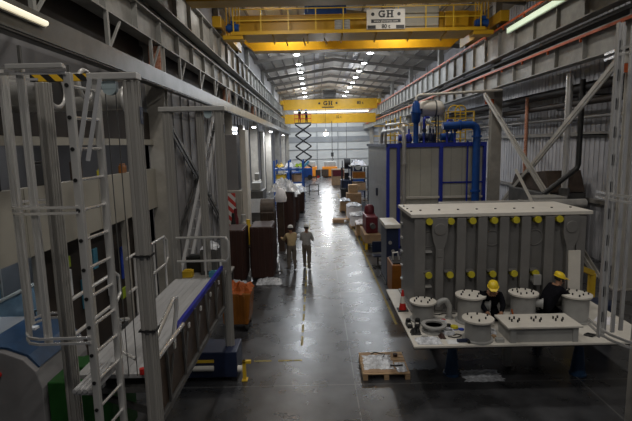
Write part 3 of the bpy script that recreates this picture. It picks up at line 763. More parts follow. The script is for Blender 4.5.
for x in (3.62, 4.78): MB().box(x - .05, x + .05, 8.33, 8.36, 1.142, 1.42).build('corner_strip', 'turret', t)
lid = MB().box(3.5, 4.9, 8.30, 8.98, 1.422, 1.46).build('lid', 'white', t, .006)
for cx in (3.76, 4.18, 4.6):
    for i in range(5):
        a = 2 * PI * i / 5; px, py = cx + .09 * math.cos(a), 8.64 + .09 * math.sin(a)
        MB().cyl((px, py, 1.46), (px, py, 1.51), .017, n=8).build('bolt', 'bolt', lid)
t = thing('pipe_elbow', 'grey bent pipe standing behind the open turret against the tank', 'pipe', (2.7, 9.6, 1.142))
MB().tube([(2.54 + .18 * (1 - math.cos(a)), 9.66, 1.42 + .12 * math.sin(a)) for a in [i * PI / 16 for i in range(9)]] + [(2.75, 9.66, 1.5), (2.8, 9.66, 1.4), (2.8, 9.66, 1.16)], .06, 12).build('elbow_body', 'turret', t, smooth=True)
MB().cyl((2.8, 9.66, 1.142), (2.8, 9.66, 1.17), .09, n=18).build('flange', 'turret', t, smooth=True)
t = thing('traffic_cone', 'red and white traffic cone on the platform left of the tank', 'cone', (1.9, 10.2, 1.142))
MB().lathe([(.085, .025), (.062, .17)], (1.9, 10.2, 1.142), 18).build('lower_cone', 'red', t, smooth=True)
MB().lathe([(.062, .172), (.04, .33)], (1.9, 10.2, 1.142), 18).build('white_band', 'white', t, smooth=True)
MB().lathe([(.04, .332), (.02, .47), (.0, .475)], (1.9, 10.2, 1.142), 18).build('cone_tip', 'red', t, smooth=True)
MB().box(1.78, 2.02, 10.08, 10.32, 1.142, 1.166).build('cone_base', 'black', t, .01)
Z = 1.142
def clutter(name, mb, m, label, cat, org): return single(name, mb, m, label, cat, org, smooth=False)
t = thing('safety_shoe', 'black shoe at the left edge of the white platform, beside the cone', 'shoe', (1.86, 9.3, Z))
b = MB(); b.lathe([(.055, 0), (.06, .03), (.055, .08), (.045, .13)], (1.86, 9.35, Z), 12); b.prism([(1.81, 9.12), (1.91, 9.12), (1.92, 9.35), (1.80, 9.35)], 'z', Z, Z + .07); b.build('shoe_upper', 'black', t, .012)
MB().box(1.83, 1.89, 9.19, 9.23, Z + .072, Z + .08).build('laces', 'white', t)
s2 = dup(t, (2.04, 9.3, Z), 'black shoe on the white platform, the one nearer the open turret', None, -.25)
clutter('tool_bag', MB().crumple(1.92, 8.9, Z, .2, .22, .15, 21, 8, 8), 'black', 'small crumpled black bag left of the open turret', 'bag', (1.98, 8.86, Z))
clutter('plastic_wrap', MB().crumple(2.08, 8.5, Z, .46, .32, .07, 22), 'plastic', 'crumpled clear plastic with debris at the platform front left corner', 'wrap', (2.12, 8.5, Z))
clutter('paper_sheet', MB().crumple(2.52, 8.44, Z, .2, .2, .03, 23, 6, 6), 'paper', 'white crumpled paper at the platform front, right of the plastic', 'paper', (2.48, 8.44, Z))
clutter('rag', MB().crumple(2.38, 8.66, Z, .12, .16, .09, 24, 6, 6), 'brown', 'dark brown rag on the platform front edge', 'rag', (2.3, 8.55, Z))
for i, (x, y, r, lab) in enumerate(((2.55, 8.85, .12, 'coil of pale hose right of the open turret'), (3.38, 8.8, .1, 'coil of clear hose between front turret and rectangular box'), (2.55, 9.3, .1, 'coil of pale hose in front of the bent pipe'))):
    b = MB()
    for k in range(3): b.tube([(x + (r - .012 * k) * math.cos(a * PI / 9), y + (r - .012 * k) * math.sin(a * PI / 9), Z + .016 + .026 * k) for a in range(18)], .014, 6, closed=True)
    single('hose_coil', b, 'plastic', lab, 'hose', (x, y, Z), smooth=True)
t = thing('loose_plug', 'loose yellow cap lying on the white platform', 'cap', (2.74, 9.08, Z))
MB().lathe([(.075, 0), (.08, .02), (.07, .06), (0, .065)], (2.74, 9.08, Z), 18).build('cap_body', 'lug', t, smooth=True)
MB().lathe([(.09, 0), (.09, .012), (.081, .013)], (2.74, 9.08, Z), 18).build('cap_rim', 'bluecloth', t, smooth=True)
t = thing('hand_tool', 'dark power tool lying at the platform front, left of the front turret', 'tool', (2.72, 8.42, Z))
MB().box(2.6, 2.82, 8.4, 8.46, Z, Z + .06).build('tool_body', 'bluedk', t, .01); MB().box(2.78, 2.83, 8.34, 8.5, Z + .002, Z + .05).build('grip', 'black', t, .01)
clutter('loose_plug', MB().lathe([(.05, 0), (.05, .03), (0, .04)], (2.86, 9.0, Z), 14), 'bluecloth', 'small blue plug on the platform next to the yellow cap', 'cap', (2.86, 9.0, Z))
b = MB(); b.box(3.32, 3.47, 8.36, 8.46, Z, Z + .07); single('small_box', b, 'turret', 'small grey box at the left end of the rectangular turret', 'box', (3.3, 8.4, Z), bevel=.006)
for i, (x, y, w, d, lab) in enumerate(((3.85, 9.2, .3, .24, 'white bundle of cloth behind the rectangular turret, left'), (4.55, 9.14, .34, .22, 'white bundle of cloth behind the rectangular turret, right'), (5.88, 9.25, .3, .3, 'crumpled white cloth right of the tall right turret'))):
    single('cloth_bundle', MB().crumple(x, y, Z, w, d, .16, 30 + i, 8, 8), 'whitecloth', lab, 'cloth', (x, y, Z), smooth=True)
b = MB(); b.tube([(5.1, 8.6, Z + .02), (5.2, 8.66, Z + .02), (5.3, 8.58, Z + .02), (5.2, 8.52, Z + .02)], .02, 6, closed=True)
single('shackle', b, 'bolt', 'small dark shackle on the white platform near the access tower', 'shackle', (5.2, 8.6, Z))
b = MB(); b.bar((2.5, 9.66, Z + .02), (2.5, 9.3, Z + .02), .05, .035); single('steel_bar', b, 'alu', 'short steel bar on the platform in front of the bent pipe', 'bar', (2.5, 9.5, Z))
b = MB(); b.box(2.25, 2.45, 9.16, 9.3, Z, Z + .05); b.box(2.28, 2.42, 9.18, 9.28, Z + .05, Z + .09); single('clamp_set', b, 'bolt', 'dark clamp set between the left back turret and the open turret', 'tool', (2.35, 9.2, Z), bevel=.006)
for lab, pts in (('black cable curled on the platform left of the front turret', [(2.62, 8.72), (2.7, 8.78), (2.78, 8.72), (2.7, 8.64), (2.6, 8.62), (2.5, 8.68)]), ('grey cable curled beside the small black bag', [(1.95, 8.62), (2.0, 8.7), (2.08, 8.72), (2.12, 8.7)]), ('black cable running along the tank foot behind the open turret', [(2.5, 9.9), (2.62, 9.84), (2.72, 9.9), (3.0, 9.88)])):
    single('cable', MB().tube([(x, y, Z + .012) for x, y in pts], .011, 6), 'black' if 'black cable' in lab else 'turret', lab, 'cable', (pts[0][0], pts[0][1], Z))
for lab, x, y, m in (('small red plug on the platform by the bent pipe', 2.62, 9.46, 'red'), ('dark grey nut block on the platform right of the open turret', 2.66, 9.2, 'bolt'), ('tan tape roll on the platform right of the front turret', 3.36, 8.6, 'card')):
    single('loose_plug', MB().lathe([(.045, 0), (.05, .01), (.045, .05), (.02, .052), (0, .052)], (x, y, Z), 14), m, lab, 'part', (x, y, Z), smooth=True)
t = thing('white_board', 'tall pale board leaning on the right end of the grey tank', 'board', (5.6, 9.9, Z))
MB().prism([(9.85, Z), (9.88, Z), (9.968, 2.5), (9.935, 2.5)], 'x', 5.44, 5.7).build('board_face', 'white', t)

# ------------------------------------------------------------------ pallet on the floor
t = thing('pallet', 'wooden pallet carrying plastic and scrap on the floor in the foreground', 'pallet', (1.38, 9.72, 0))
for i in range(7):
    y = 9.2 + i * .15; MB().box(.9, 1.88, y, y + .125, .118, .138).build('deck_board', 'wood', t)
for x in (.9, 1.34, 1.78):
    MB().box(x, x + .1, 9.2, 10.22, .098, .117).build('stringer', 'wood', t); MB().box(x, x + .1, 9.2, 10.22, 0, .018).build('bottom_board', 'wood', t)
    for y in (9.2, 9.64, 10.08): MB().box(x, x + .1, y, y + .14, .0185, .0975).build('block', 'wood', t)
single('cardboard_sheet', MB().box(.93, 1.6, 9.26, 10.2, .139, .146), 'card', 'tan cardboard sheet on the pallet under the plastic', 'cardboard', (1.3, 9.7, .139))
single('plastic_wrap', MB().crumple(1.27, 9.72, .147, .62, .66, .07, 41, 18, 18), 'plastic', 'crumpled clear plastic sheet spread on the wooden pallet', 'wrap', (1.3, 9.7, .147))
single('plastic_wrap', MB().crumple(1.73, 9.46, .147, .22, .42, .06, 44, 12, 12), 'plastic', 'smaller crumpled plastic piece at the right front of the pallet', 'wrap', (1.62, 9.5, .147))
b = MB(); b.tube([(1.15, 9.95, .225), (1.25, 10.02, .235), (1.36, 9.95, .23), (1.45, 9.9, .235), (1.4, 9.8, .23)], .013, 6); single('cable_scrap', b, 'black', 'dark cable offcut on the plastic at the back of the pallet', 'cable', (1.3, 9.9, .22))
b = MB(); b.tube([(1.5, 9.42, .215), (1.62, 9.38, .22), (1.76, 9.42, .215)], .018, 6); single('cable_scrap', b, 'black', 'dark cable offcut at the right front of the pallet', 'cable', (1.6, 9.4, .21))
b = MB(); b.cyl((1.7, 10.0, .139), (1.7, 10.0, .2), .05, n=12); single('tape_roll', b, 'brown', 'brown tape roll at the back right of the pallet', 'tape', (1.7, 10.0, .139))

# ------------------------------------------------------------------ floor markings
struct('floor_marking', MB().box(2.07, 2.14, 12.2, 46, .0005, .004), 'lineyellow')
b = MB(); y = 11.0
while y < 30: b.box(-.46, -.40, y, y + .55, .0005, .004); y += .8
struct('floor_marking', b, 'lineyellow')
b = MB()
for x0, x1 in ((-1.5, -1.1), (-.95, -.62), (-.6, -.4)): b.box(x0, x1, 10.15, 10.22, .0005, .004)
struct('floor_marking', b, 'lineyellow')
# ------------------------------------------------------------------ blue framed shed and the plant on its roof
t = thing('test_shed', 'grey panel shed with blue steel frame behind the tank', 'shed', (5.5, 25.5, 0))
MB().box(3.36, 7.7, 21.6, 21.66, .1, 4.7).build('front_panel', 'shedpanel', t)
MB().box(3.3, 3.36, 21.6, 29.4, .1, 4.7).build('side_panel', 'shedside', t)
MB().box(7.64, 7.7, 21.66, 29.4, .1, 4.7).build('side_panel', 'shedside', t)
MB().box(3.36, 7.64, 29.3, 29.36, .1, 4.7).build('back_panel', 'shedside', t)
MB().box(3.26, 7.76, 21.5, 29.45, 4.72, 4.82).build('roof_deck', 'bluedk', t)
b = MB(); b.box(3.24, 7.78, 21.46, 21.58, 4.66, 4.84); b.build('top_beam', 'blueframe', t); MB().box(3.2, 3.29, 21.46, 29.45, 4.7, 4.84).build('top_beam', 'bluedk', t)
for x, w in ((3.3, .14), (3.78, .14), (5.72, .16), (7.7, .14)): MB().box(x - w / 2, x + w / 2, 21.44, 21.598, 0, 4.66).build('frame_post', 'blueframe', t)
b = MB()
for x in (4.3, 4.8, 5.3, 6.2, 6.7, 7.2): b.box(x, x + .015, 21.59, 21.6, .1, 4.66)
b.build('panel_joints', 'steelgrey', t)
MB().box(3.86, 5.64, 21.36, 21.44, 2.33, 2.42).build('white_ledge', 'white', t); MB().box(5.82, 7.6, 21.36, 21.44, 2.33, 2.42).build('white_ledge', 'white', t)
MB().box(5.8, 7.64, 21.5, 21.56, 3.0, 3.06).build('blue_rail', 'blueframe', t)
MB().box(3.22, 3.298, 25.0, 25.3, 2.1, 2.5).build('switch_box', 'bluedk', t)

def arc(cx, cz, r, a0, a1, n, y): return [(cx + r * math.cos(math.radians(a0 + (a1 - a0) * i / n)), y, cz + r * math.sin(math.radians(a0 + (a1 - a0) * i / n))) for i in range(n + 1)]
t = thing('blue_pipe', 'thick bright blue pipe bent over the front of the shed', 'pipe', (7.2, 21.15, 0))
MB().tube([(7.2, 21.15, .0), (7.2, 21.15, 5.3)] + arc(6.9, 5.3, .3, 0, 90, 6, 21.15) + [(5.7, 21.2, 5.56)], .17, 16).build('pipe_run', 'blue', t, smooth=True)
for p, q in (((7.2, 21.15, 2.6), (7.2, 21.15, 2.7)), ((7.2, 21.15, 5.05), (7.2, 21.15, 5.13)), ((6.5, 21.17, 5.585), (6.42, 21.17, 5.58))): MB().cyl(p, q, .23, n=18).build('flange', 'blue', t, smooth=True)
t = thing('thin_blue_pipe', 'thin dark blue pipe left of the thick bright blue pipe', 'pipe', (6.98, 21.3, 0)); MB().tube([(6.86, 21.3, 0), (6.86, 21.3, 4.9)], .04, 8).build('pipe_run', 'blueframe', t, smooth=True)
t = thing('grey_pipe', 'grey pipe bent over the left corner of the shed roof', 'pipe', (4.0, 21.3, 0))
MB().tube([(4.0, 21.3, 0), (4.0, 21.3, 5.0), (3.98, 21.35, 5.3), (3.9, 21.6, 5.45), (3.86, 22.0, 5.48), (3.8, 26.5, 5.5), (3.8, 26.9, 5.4), (3.8, 27.1, 4.83)], .09, 12).build('pipe_run', 'duct', t, smooth=True)
for z in (1.8, 3.9): MB().cyl((4.0, 21.3, z), (4.0, 21.3, z + .06), .14, n=14).build('flange', 'duct', t, smooth=True)
t = thing('grey_pipe', 'second, higher grey pipe behind on the shed roof', 'pipe', (4.1, 27, 4.83))
MB().tube([(4.5, 24.0, 4.83), (4.5, 24.0, 5.65), (4.45, 24.3, 5.85), (4.2, 28, 5.9), (4.2, 28.2, 5.7), (4.2, 28.3, 4.83)], .08, 10).build('pipe_run', 'aludull', t, smooth=True)
t = thing('valve_column', 'blue vertical filter column on the shed roof under the white pipe', 'valve', (4.65, 21.9, 4.83))
MB().lathe([(.12, 0), (.12, .9), (.2, 1.0), (.21, 1.35), (.24, 1.36), (.24, 1.44), (.2, 1.45), (.17, 1.75), (.11, 1.9), (0, 1.92)], (4.65, 21.9, 4.83), 18).build('column_body', 'blue', t, smooth=True)
MB().tube([(4.88, 21.95, 6.15), (4.88, 21.95, 6.4)], .08, 10).build('handwheel', 'bluedk', t, smooth=True)
t = thing('white_pipe', 'white pipe rising from the shed roof to the right column', 'pipe', (4.65, 21.9, 6.76))
MB().tube([(4.65, 21.9, 6.76), (4.67, 21.9, 6.92), (4.8, 21.92, 7.0), (9.2, 23.6, 7.32)], .065, 10).build('pipe_run', 'white', t, smooth=True)
t = thing('silver_tank', 'silver cylindrical vessel on legs on the shed roof', 'tank', (5.5, 22.4, 4.83))
MB().lathe([(0, -.6), (.2, -.57), (.33, -.46), (.36, -.3), (.36, .3), (.33, .46), (.2, .57), (0, .6)], (0, 0, 0), 20)
b = MB(); pr = [(0, -.62), (.2, -.58), (.33, -.46), (.37, -.3), (.37, .3), (.33, .46), (.2, .58), (0, .62)]
q = MB().lathe(pr, (0, 0, 0), 20); b._add([(5.45 + v[2] * .85, 22.4 + v[2] * .3, 6.42 + v[0]) if False else (5.45 + v[2], 22.4 + v[1], 6.42 + v[0]) for v in q.v], q.f); b.build('vessel', 'white', t, smooth=True)
for x in (5.15, 5.75):
    for y in (22.2, 22.6): MB().cyl((x, y, 4.83), (x, y, 6.1), .035, n=8).build('leg', 'bluedk', t)
MB().cyl((5.6, 22.4, 6.42), (5.66, 22.4, 6.42), .385, n=20).build('band', 'darksteel', t, smooth=True)
PU = ['dark blue pump set under the silver vessel', 'blue pump set right of the silver vessel', 'dark blue motor at the back of the shed roof', 'blue valve box at the left of the shed roof']
for lab, x, y, m in zip(PU, (5.1, 6.1, 5.6, 4.25), (21.95, 22.05, 23.4, 22.6), ('bluedk', 'blue', 'bluedk', 'blueframe')):
    t = thing('pump', lab, 'pump', (x, y, 4.83))
    MB().box(x - .3, x + .3, y - .2, y + .2, 4.831, 4.9).build('base', 'bluedk', t)
    MB().cyl((x - .28, y, 5.1), (x + .1, y, 5.1), .17, n=16).build('motor', m, t, smooth=True)
    MB().lathe([(.14, 0), (.17, .1), (.12, .35), (.05, .4), (.05, .6)], (x + .22, y, 4.905), 14).build('casing', m, t, smooth=True)
    MB().tube([(x + .22, y, 5.5), (x + .22, y, 5.72), (x + .05, y, 5.78), (x - .2, y, 5.78), (x - .2, y, 5.3)], .045, 8).build('pipe', 'aludull', t, smooth=True)
for i, (lab, x, z) in enumerate((('thin dark blue riser pipe on the shed roof, left of the silver vessel', 4.95, 5.9), ('thin dark blue riser pipe on the shed roof, right of the silver vessel', 6.0, 5.75), ('thin blue riser pipe on the shed roof beside the yellow ladder', 6.35, 5.6))):
    t = thing('riser_pipe', lab, 'pipe', (x, 21.58, 4.821)); MB().tube([(x, 21.58, 4.821), (x, 21.58, z), (x + .05, 21.66, z + .08), (x + .35, 22.1, z + .1)], .05, 8).build('pipe_run', 'blueframe', t, smooth=True)
    MB().cyl((x, 21.58, 5.2), (x, 21.58, 5.26), .085, n=12).build('flange', 'blue', t, smooth=True); MB().cyl((x, 21.50, 5.4), (x, 21.52, 5.4), .1, n=14).build('handwheel', 'bluedk', t)
t = thing('roof_railing', 'yellow safety railing around the shed roof plant', 'railing', (5.5, 25, 4.83))
for x0, x1, y in ((5.9, 6.6, 24.2), (3.6, 7.5, 29.0)):
    b = MB()
    for z in (5.3, 5.9): b.box(x0, x1, y - .025, y + .025, z - .03, z + .03)
    b.build('rail', 'yellow2', t)
for x in (4.35, 5.1, 7.4):
    b = MB()
    for z in (5.35, 5.85, 5.0): b.box(x - .025, x + .025, 24.2, 29.0, z - .03, z + .03)
    b.build('rail', 'yellow2', t)
    for y in (24.2, 25.8, 27.4, 29.0): MB().box(x - .035, x + .035, y - .035, y + .035, 4.821, 6.2 if x < 5 else 5.9).build('rail_post', 'yellow2', t)
t = thing('roof_ladder', 'yellow caged roof ladder with arched hoops beside the blue pipe', 'ladder', (6.9, 22.6, 4.83))
for x in (6.65, 7.15): MB().tube([(x, 22.6, 4.83), (x, 22.6, 6.25)] , .03, 8).build('stile', 'yellow2', t, smooth=True)
MB().tube([(6.65, 22.6, 6.2)] + arc(6.9, 6.3, .25, 180, 0, 10, 22.6) + [(7.15, 22.6, 6.2)], .03, 8).build('arch', 'yellow2', t, smooth=True)
MB().tube([(6.45, 23.1, 4.83), (6.45, 23.1, 6.2)] + arc(6.75, 6.3, .3, 180, 0, 10, 23.1) + [(7.05, 23.1, 6.2), (7.05, 23.1, 4.83)], .03, 8).build('arch', 'yellow2', t, smooth=True)
for i in range(5): MB().cyl((6.65, 22.6, 5.0 + .28 * i), (7.15, 22.6, 5.0 + .28 * i), .02, n=8).build('rung', 'yellow2', t)
for z in (5.4, 5.95, 6.25): MB().box(6.2, 7.6, 22.72, 22.76, z, z + .05).build('cage_band', 'yellow2', t)
for x in (6.2, 7.55): MB().box(x, x + .05, 22.68, 22.78, 4.821, 6.3).build('cage_post', 'yellow2', t)

# ------------------------------------------------------------------ pipes and plant by the right wall
PP = [(10.75, 6.9, .2, 'upper dark pipe running along the right wall under the crane beam'), (10.5, 6.3, .14, 'lower dark pipe running along the right wall under the crane beam'), (10.95, 5.75, .07, 'thin grey pipe along the right wall, lowest of three')]
for x, z, r, lab in PP:
    t = thing('wall_pipe', lab, 'pipe', (x, 10, z)); MB().tube([(x, 4, z), (x, 44, z)], r, 10).build('pipe_run', 'brownwall' if r > .08 else 'aludull', t, smooth=True)
    for y in (9, 15, 20.7, 26.4, 32.2): MB().box(x - .03, 11.335, y - .05, y + .05, z - r - .06, z - r).build('bracket', 'darksteel', t)
t = thing('black_pipe', 'black vertical pipe that bends down to the left by the right wall', 'pipe', (10.6, 18.2, 4))
MB().tube([(10.15, 18.2, 7.1), (10.15, 18.2, 3.9), (10.1, 18.2, 3.75), (8.95, 18.4, 2.75)], .1, 12).build('pipe_run', 'black', t, smooth=True)
for z in (6.5, 5.0): MB().box(10.24, 11.3, 18.16, 18.24, z, z + .06).build('bracket', 'black', t)
t = thing('steel_flue', 'shiny vertical steel flue beside the black pipe', 'flue', (9.95, 18.75, 2.7))
MB().tube([(9.95, 18.75, 0), (9.95, 18.75, 7.4)], .13, 14).build('flue_pipe', 'chrome', t, smooth=True); MB().cyl((9.95, 18.75, 2.65), (9.95, 18.75, 2.95), .2, n=14).build('collar', 'darksteel', t, smooth=True)
t = thing('orange_pole', 'orange brown vertical pole on the right wall by the column', 'pole', (10.3, 23.2, 0)); MB().tube([(10.3, 23.2, 0), (10.3, 23.2, 6.9)], .08, 10).build('pole', 'rust', t, smooth=True)
t = thing('oven', 'long dark brown steel oven by the right wall behind the tank', 'oven', (9.9, 20.9, 0))
MB().box(9.3, 11.1, 19.2, 22.6, 0, 2.7).build('oven_body', 'darksteel', t, .03); MB().prism([(19.1, 2.72), (22.8, 2.72), (22.4, 3.3), (19.5, 3.6)], 'x', 9.5, 11.0).build('hood', 'browndk', t, .02)
MB().box(9.24, 9.295, 20.0, 21.4, .4, 2.2).build('oven_door', 'steelgrey', t, .01)
b = MB(); b.box(7.0, 9.0, 13.2, 13.5, 1.5, 1.62); b.box(7.0, 7.08, 13.2, 13.5, 0, 1.5); b.box(8.9, 9.0, 13.2, 13.5, 0, 1.5)
t = thing('steel_trestle', 'yellow steel frame on the floor right of the grey tank', 'frame', (6.9, 12.2, 0))
for p, q in (((6.75, 12.0, 0), (6.75, 12.0, 2.6)), ((6.75, 12.0, 1.6), (7.4, 12.3, 1.3)), ((7.4, 12.3, 0), (7.4, 12.3, 1.3))): MB().bar(p, q, .14, .14).build('frame_bar', 'yellow2', t)
MB().box(6.6, 7.6, 11.9, 12.5, 0, .1).build('frame_base', 'yellow2', t)
t = thing('white_strut', 'long white diagonal prop leaning behind the right end of the tank', 'prop', (7.0, 12, 0)); MB().bar((7.95, 13.6, .05), (6.2, 14.6, 4.0), .08, .08).build('prop', 'white', t)
t = thing('blue_barrel', 'dark blue barrel on the floor right of the tank', 'barrel', (6.75, 11.2, 0)); MB().lathe([(.28, 0), (.3, .02), (.3, .3), (.315, .32), (.3, .34), (.3, .62), (.315, .64), (.3, .66), (.3, .95), (.28, .97), (0, .97)], (6.85, 11.0, 0), 20).build('barrel_body', 'bluedk', t, smooth=True)
t = thing('roof_fan', 'dark extraction unit on grey legs behind the tank flange', 'fan', (8.2, 16.5, 0)); MB().box(7.7, 8.7, 16.2, 17.0, 2.2, 2.9).build('fan_box', 'steelgrey', t, .03)
for x in (7.8, 8.6):
    for y in (16.3, 16.9): MB().box(x - .04, x + .04, y - .04, y + .04, 0, 2.2).build('leg', 'darksteel', t)
t = thing('floor_duct', 'grey horizontal duct running behind the tank toward the shed', 'duct', (7.5, 14.8, 0)); MB().tube([(3.9, 14.9, 2.85), (8.6, 14.9, 2.85)], .14, 12).build('duct_run', 'duct', t, smooth=True)
for x in (4.2, 6.2, 8.4): MB().box(x - .05, x + .05, 14.85, 14.95, 0, 2.72).build('leg', 'darksteel', t)

# ------------------------------------------------------------------ right side of the aisle
t = thing('white_top_cabinet', 'dark cabinet with a white top beside the tank and the shed corner', 'cabinet', (2.55, 16.4, 0))
MB().box(2.32, 2.85, 15.7, 17.2, 2.0, 2.14).build('white_top', 'white', t, .02); MB().box(2.38, 2.8, 15.8, 17.1, .1, 2.0).build('cabinet_body', 'bluedk', t, .02)
for i in range(3): MB().cyl((2.5 + .1 * i, 15.79, 1.5 - .3 * i), (2.5 + .1 * i, 15.74, 1.5 - .3 * i), .06, n=10).build('dial', 'steelgrey', t)
MB().box(2.36, 2.82, 15.76, 17.14, 0, .1).build('plinth', 'black', t)
t = thing('yellow_drum_cart', 'orange yellow wheeled bin standing beside the left edge of the tank', 'bin', (2.45, 14.6, 0))
MB().prism([(14.2, .16), (15.1, .16), (15.2, 1.15), (14.1, 1.15)], 'x', 2.3, 2.75).build('bin_body', 'orange', t, .03)
MB().box(2.34, 2.7, 14.2, 15.1, 1.15, 1.2).build('bin_lid', 'black', t, .01)
for y in (14.35, 14.95):
    for x in (2.36, 2.67): MB().cyl((x - .03, y, .08), (x + .03, y, .08), .08, n=12).build('wheel', 'black', t)
MB().tube([(2.4, 14.6, 1.2), (2.4, 14.6, 1.42), (2.55, 14.6, 1.45), (2.6, 14.6, 1.2)], .03, 8).build('handle', 'alu', t)
t = thing('chair', 'dark blue swivel chair in the gap beside the yellow bin', 'chair', (2.4, 18.2, 0))
MB().box(2.2, 2.6, 18.0, 18.4, .44, .5).build('seat', 'bluedk', t, .02); MB().box(2.2, 2.6, 18.4, 18.45, .55, 1.0).build('backrest', 'bluedk', t, .02); MB().cyl((2.4, 18.2, .06), (2.4, 18.2, .44), .03).build('stem', 'black', t)
for k in range(5): MB().bar((2.4, 18.2, .06), (2.4 + .25 * math.cos(k * 1.257), 18.2 + .25 * math.sin(k * 1.257), .03), .04, .04).build('base_arm', 'black', t)
t = thing('crated_machine', 'maroon machine in a low wooden crate on yellow feet beside the aisle', 'machine', (2.55, 22.4, 0))
MB().box(2.2, 2.95, 21.3, 23.6, .3, .7).build('crate', 'card', t, .01)
for x in (2.28, 2.87):
    for y in (21.4, 22.4, 23.5): MB().box(x - .06, x + .06, y - .1, y + .06, 0, .298).build('foot', 'yellow2', t)
MB().box(2.3, 2.86, 21.6, 23.3, .71, 1.5).build('machine_body', 'maroon', t, .05); MB().lathe([(.24, 0), (.24, .3), (.15, .42), (0, .45)], (2.58, 22.7, 1.5), 16).build('dome', 'maroon', t, smooth=True)
MB().cyl((2.58, 21.58, 1.1), (2.58, 21.2, 1.1), .12, n=14).build('shaft', 'darksteel', t)
t = thing('carton', 'small open carton on the floor in the aisle', 'carton', (1.35, 29.2, 0)); MB().box(1.0, 1.7, 28.9, 29.5, 0, .22).build('carton_body', 'card', t, .01); MB().box(1.7, 2.0, 28.9, 29.5, .19, .22).build('flap', 'card', t)
CR = [('pale crate of loose parts beside the shed corner, nearest the camera', 2.45, 24.8, .8, .8, 'wood'), ('white wrapped pallet load beside the aisle, second from the shed corner', 2.4, 27.4, .9, .85, 'plastic'), ('white wrapped pallet load beside the aisle, third from the shed corner', 2.45, 30.4, 1.0, 1.0, 'plastic'),
      ('cardboard carton stack beside the aisle beyond the shed', 2.9, 36.2, 1.2, 1.25, 'card'), ('low wooden crate beyond the shed by the aisle', 2.1, 34.0, .8, .9, 'wood')]
for i, (lab, x, y, w, h, m) in enumerate(CR):
    t = thing('pallet_load', lab, 'pallet load', (x, y, 0))
    b = MB()
    for k in range(3): b.box(x - w / 2 + k * (w - .1) / 2, x - w / 2 + k * (w - .1) / 2 + .1, y - .6, y + .6, 0, .1)
    b.box(x - w / 2, x + w / 2, y - .6, y + .6, .1, .14); b.build('pallet_base', 'wood', t)
    MB().box(x - w / 2 + .04, x + w / 2 - .04, y - .55, y + .55, .141, h - .15).build('load', 'whitecloth' if m == 'plastic' else m, t, .03)
    if m != 'card': MB().crumple(x, y, h - .15, w - .05, 1.15, .25, 60 + i, 10, 10, .3).build('wrapping' if m == 'plastic' else 'loose_parts', 'plastic' if i else 'whitecloth', t)
    else: MB().box(x - .4, x + .3, y - .4, y + .3, h - .15, h + .5).build('top_carton', 'wood', t, .02)
t = thing('storage_rack', 'grey rack with cartons standing beyond the shed', 'rack', (3.6, 41, 0))
for x in (3.0, 4.4):
    for y in (39.6, 42.4): MB().box(x - .05, x + .05, y - .05, y + .05, 0, 3.0).build('upright', 'bluedk', t)
for z in (.9, 1.9, 2.9): MB().box(2.95, 4.45, 39.55, 42.45, z, z + .07).build('shelf', 'steelgrey', t)
for k, (y, z, m, lab) in enumerate(((40., .97, 'card', 'carton at the lowest shelf front of the grey rack'), (41.5, .97, 'orange', 'orange carton on the lowest shelf back of the grey rack'), (40.1, 1.97, 'orange', 'orange brown carton on the middle shelf of the grey rack'), (41.6, 1.97, 'card', 'carton on the middle shelf back of the grey rack'))):
    single('carton', MB().box(3.15, 4.2, y - .45, y + .45, z, z + .6 - .05 * k), m, lab, 'carton', (3.6, y, z), bevel=.02)
single('wrapped_bundle', MB().crumple(3.7, 41, 2.97, 1.2, 2.2, .6, 71, 10, 10, .2), 'whitecloth', 'white wrapped bundle on top of the grey rack', 'bundle', (3.7, 41, 2.97))
t = thing('black_barrel', 'black open barrel beside the aisle, in front of the rack', 'barrel', (2.6, 38.2, 0)); MB().lathe([(.5, 0), (.55, .05), (.55, .6), (.58, .63), (.55, .66), (.55, 1.25), (.5, 1.25), (.5, 1.1), (0, 1.1)], (2.6, 38.4, 0), 22).build('barrel_body', 'black', t, smooth=True)
t = thing('forklift', 'dark forklift far down the right side of the aisle', 'forklift', (3.2, 48, 0))
MB().box(2.6, 3.8, 47.6, 49.6, .3, 1.2).build('chassis', 'bluedk', t, .06)
MB().box(2.65, 3.75, 48.2, 49.5, 2.35, 2.45).build('roof', 'black', t, .03)
for x in (2.7, 3.7):
    for y in (48.25, 49.45): MB().box(x - .04, x + .04, y - .04, y + .04, 1.2, 2.35).build('cab_post', 'black', t)
    MB().box(x - .05, x + .05, 47.4, 47.56, .1, 3.2).build('mast', 'black', t)
    MB().box(x - .05, x + .05, 46.3, 47.4, .1, .16).build('fork', 'black', t)
    for y in (48.0, 49.3): MB().cyl((x - .12, y, .33), (x + .12, y, .33), .33, n=18).build('wheel', 'black', t, smooth=True)
MB().box(3.0, 3.5, 48.5, 49.1, 1.2, 1.9).build('seat', 'black', t, .05)
MB().cyl((2.9, 47.5, 2.9), (3.5, 47.5, 2.9), .55, n=18).build('drum_load', 'black', t, smooth=True)
t = thing('pink_machine', 'pinkish machine cabinet right of the far aisle end', 'machine', (2.6, 56, 0)); MB().box(1.9, 3.4, 55.4, 57, 0, 1.9).build('cabinet', 'card', t, .04); MB().box(2.0, 3.3, 55.35, 55.4, 1.1, 1.8).build('front_panel', 'maroon', t)
t = thing('blue_machine', 'blue machine tool right of the far aisle beyond the rack', 'machine', (4.6, 52, 0)); MB().box(3.9, 5.4, 51, 53, 0, 1.5).build('bed', 'blue', t, .05); MB().box(4.2, 5.1, 51.4, 52.6, 1.5, 3.1).build('column', 'bluedk', t, .05); MB().cyl((4.6, 51.3, 2.3), (4.6, 50.9, 2.3), .3, n=14).build('spindle', 'steelgrey', t)
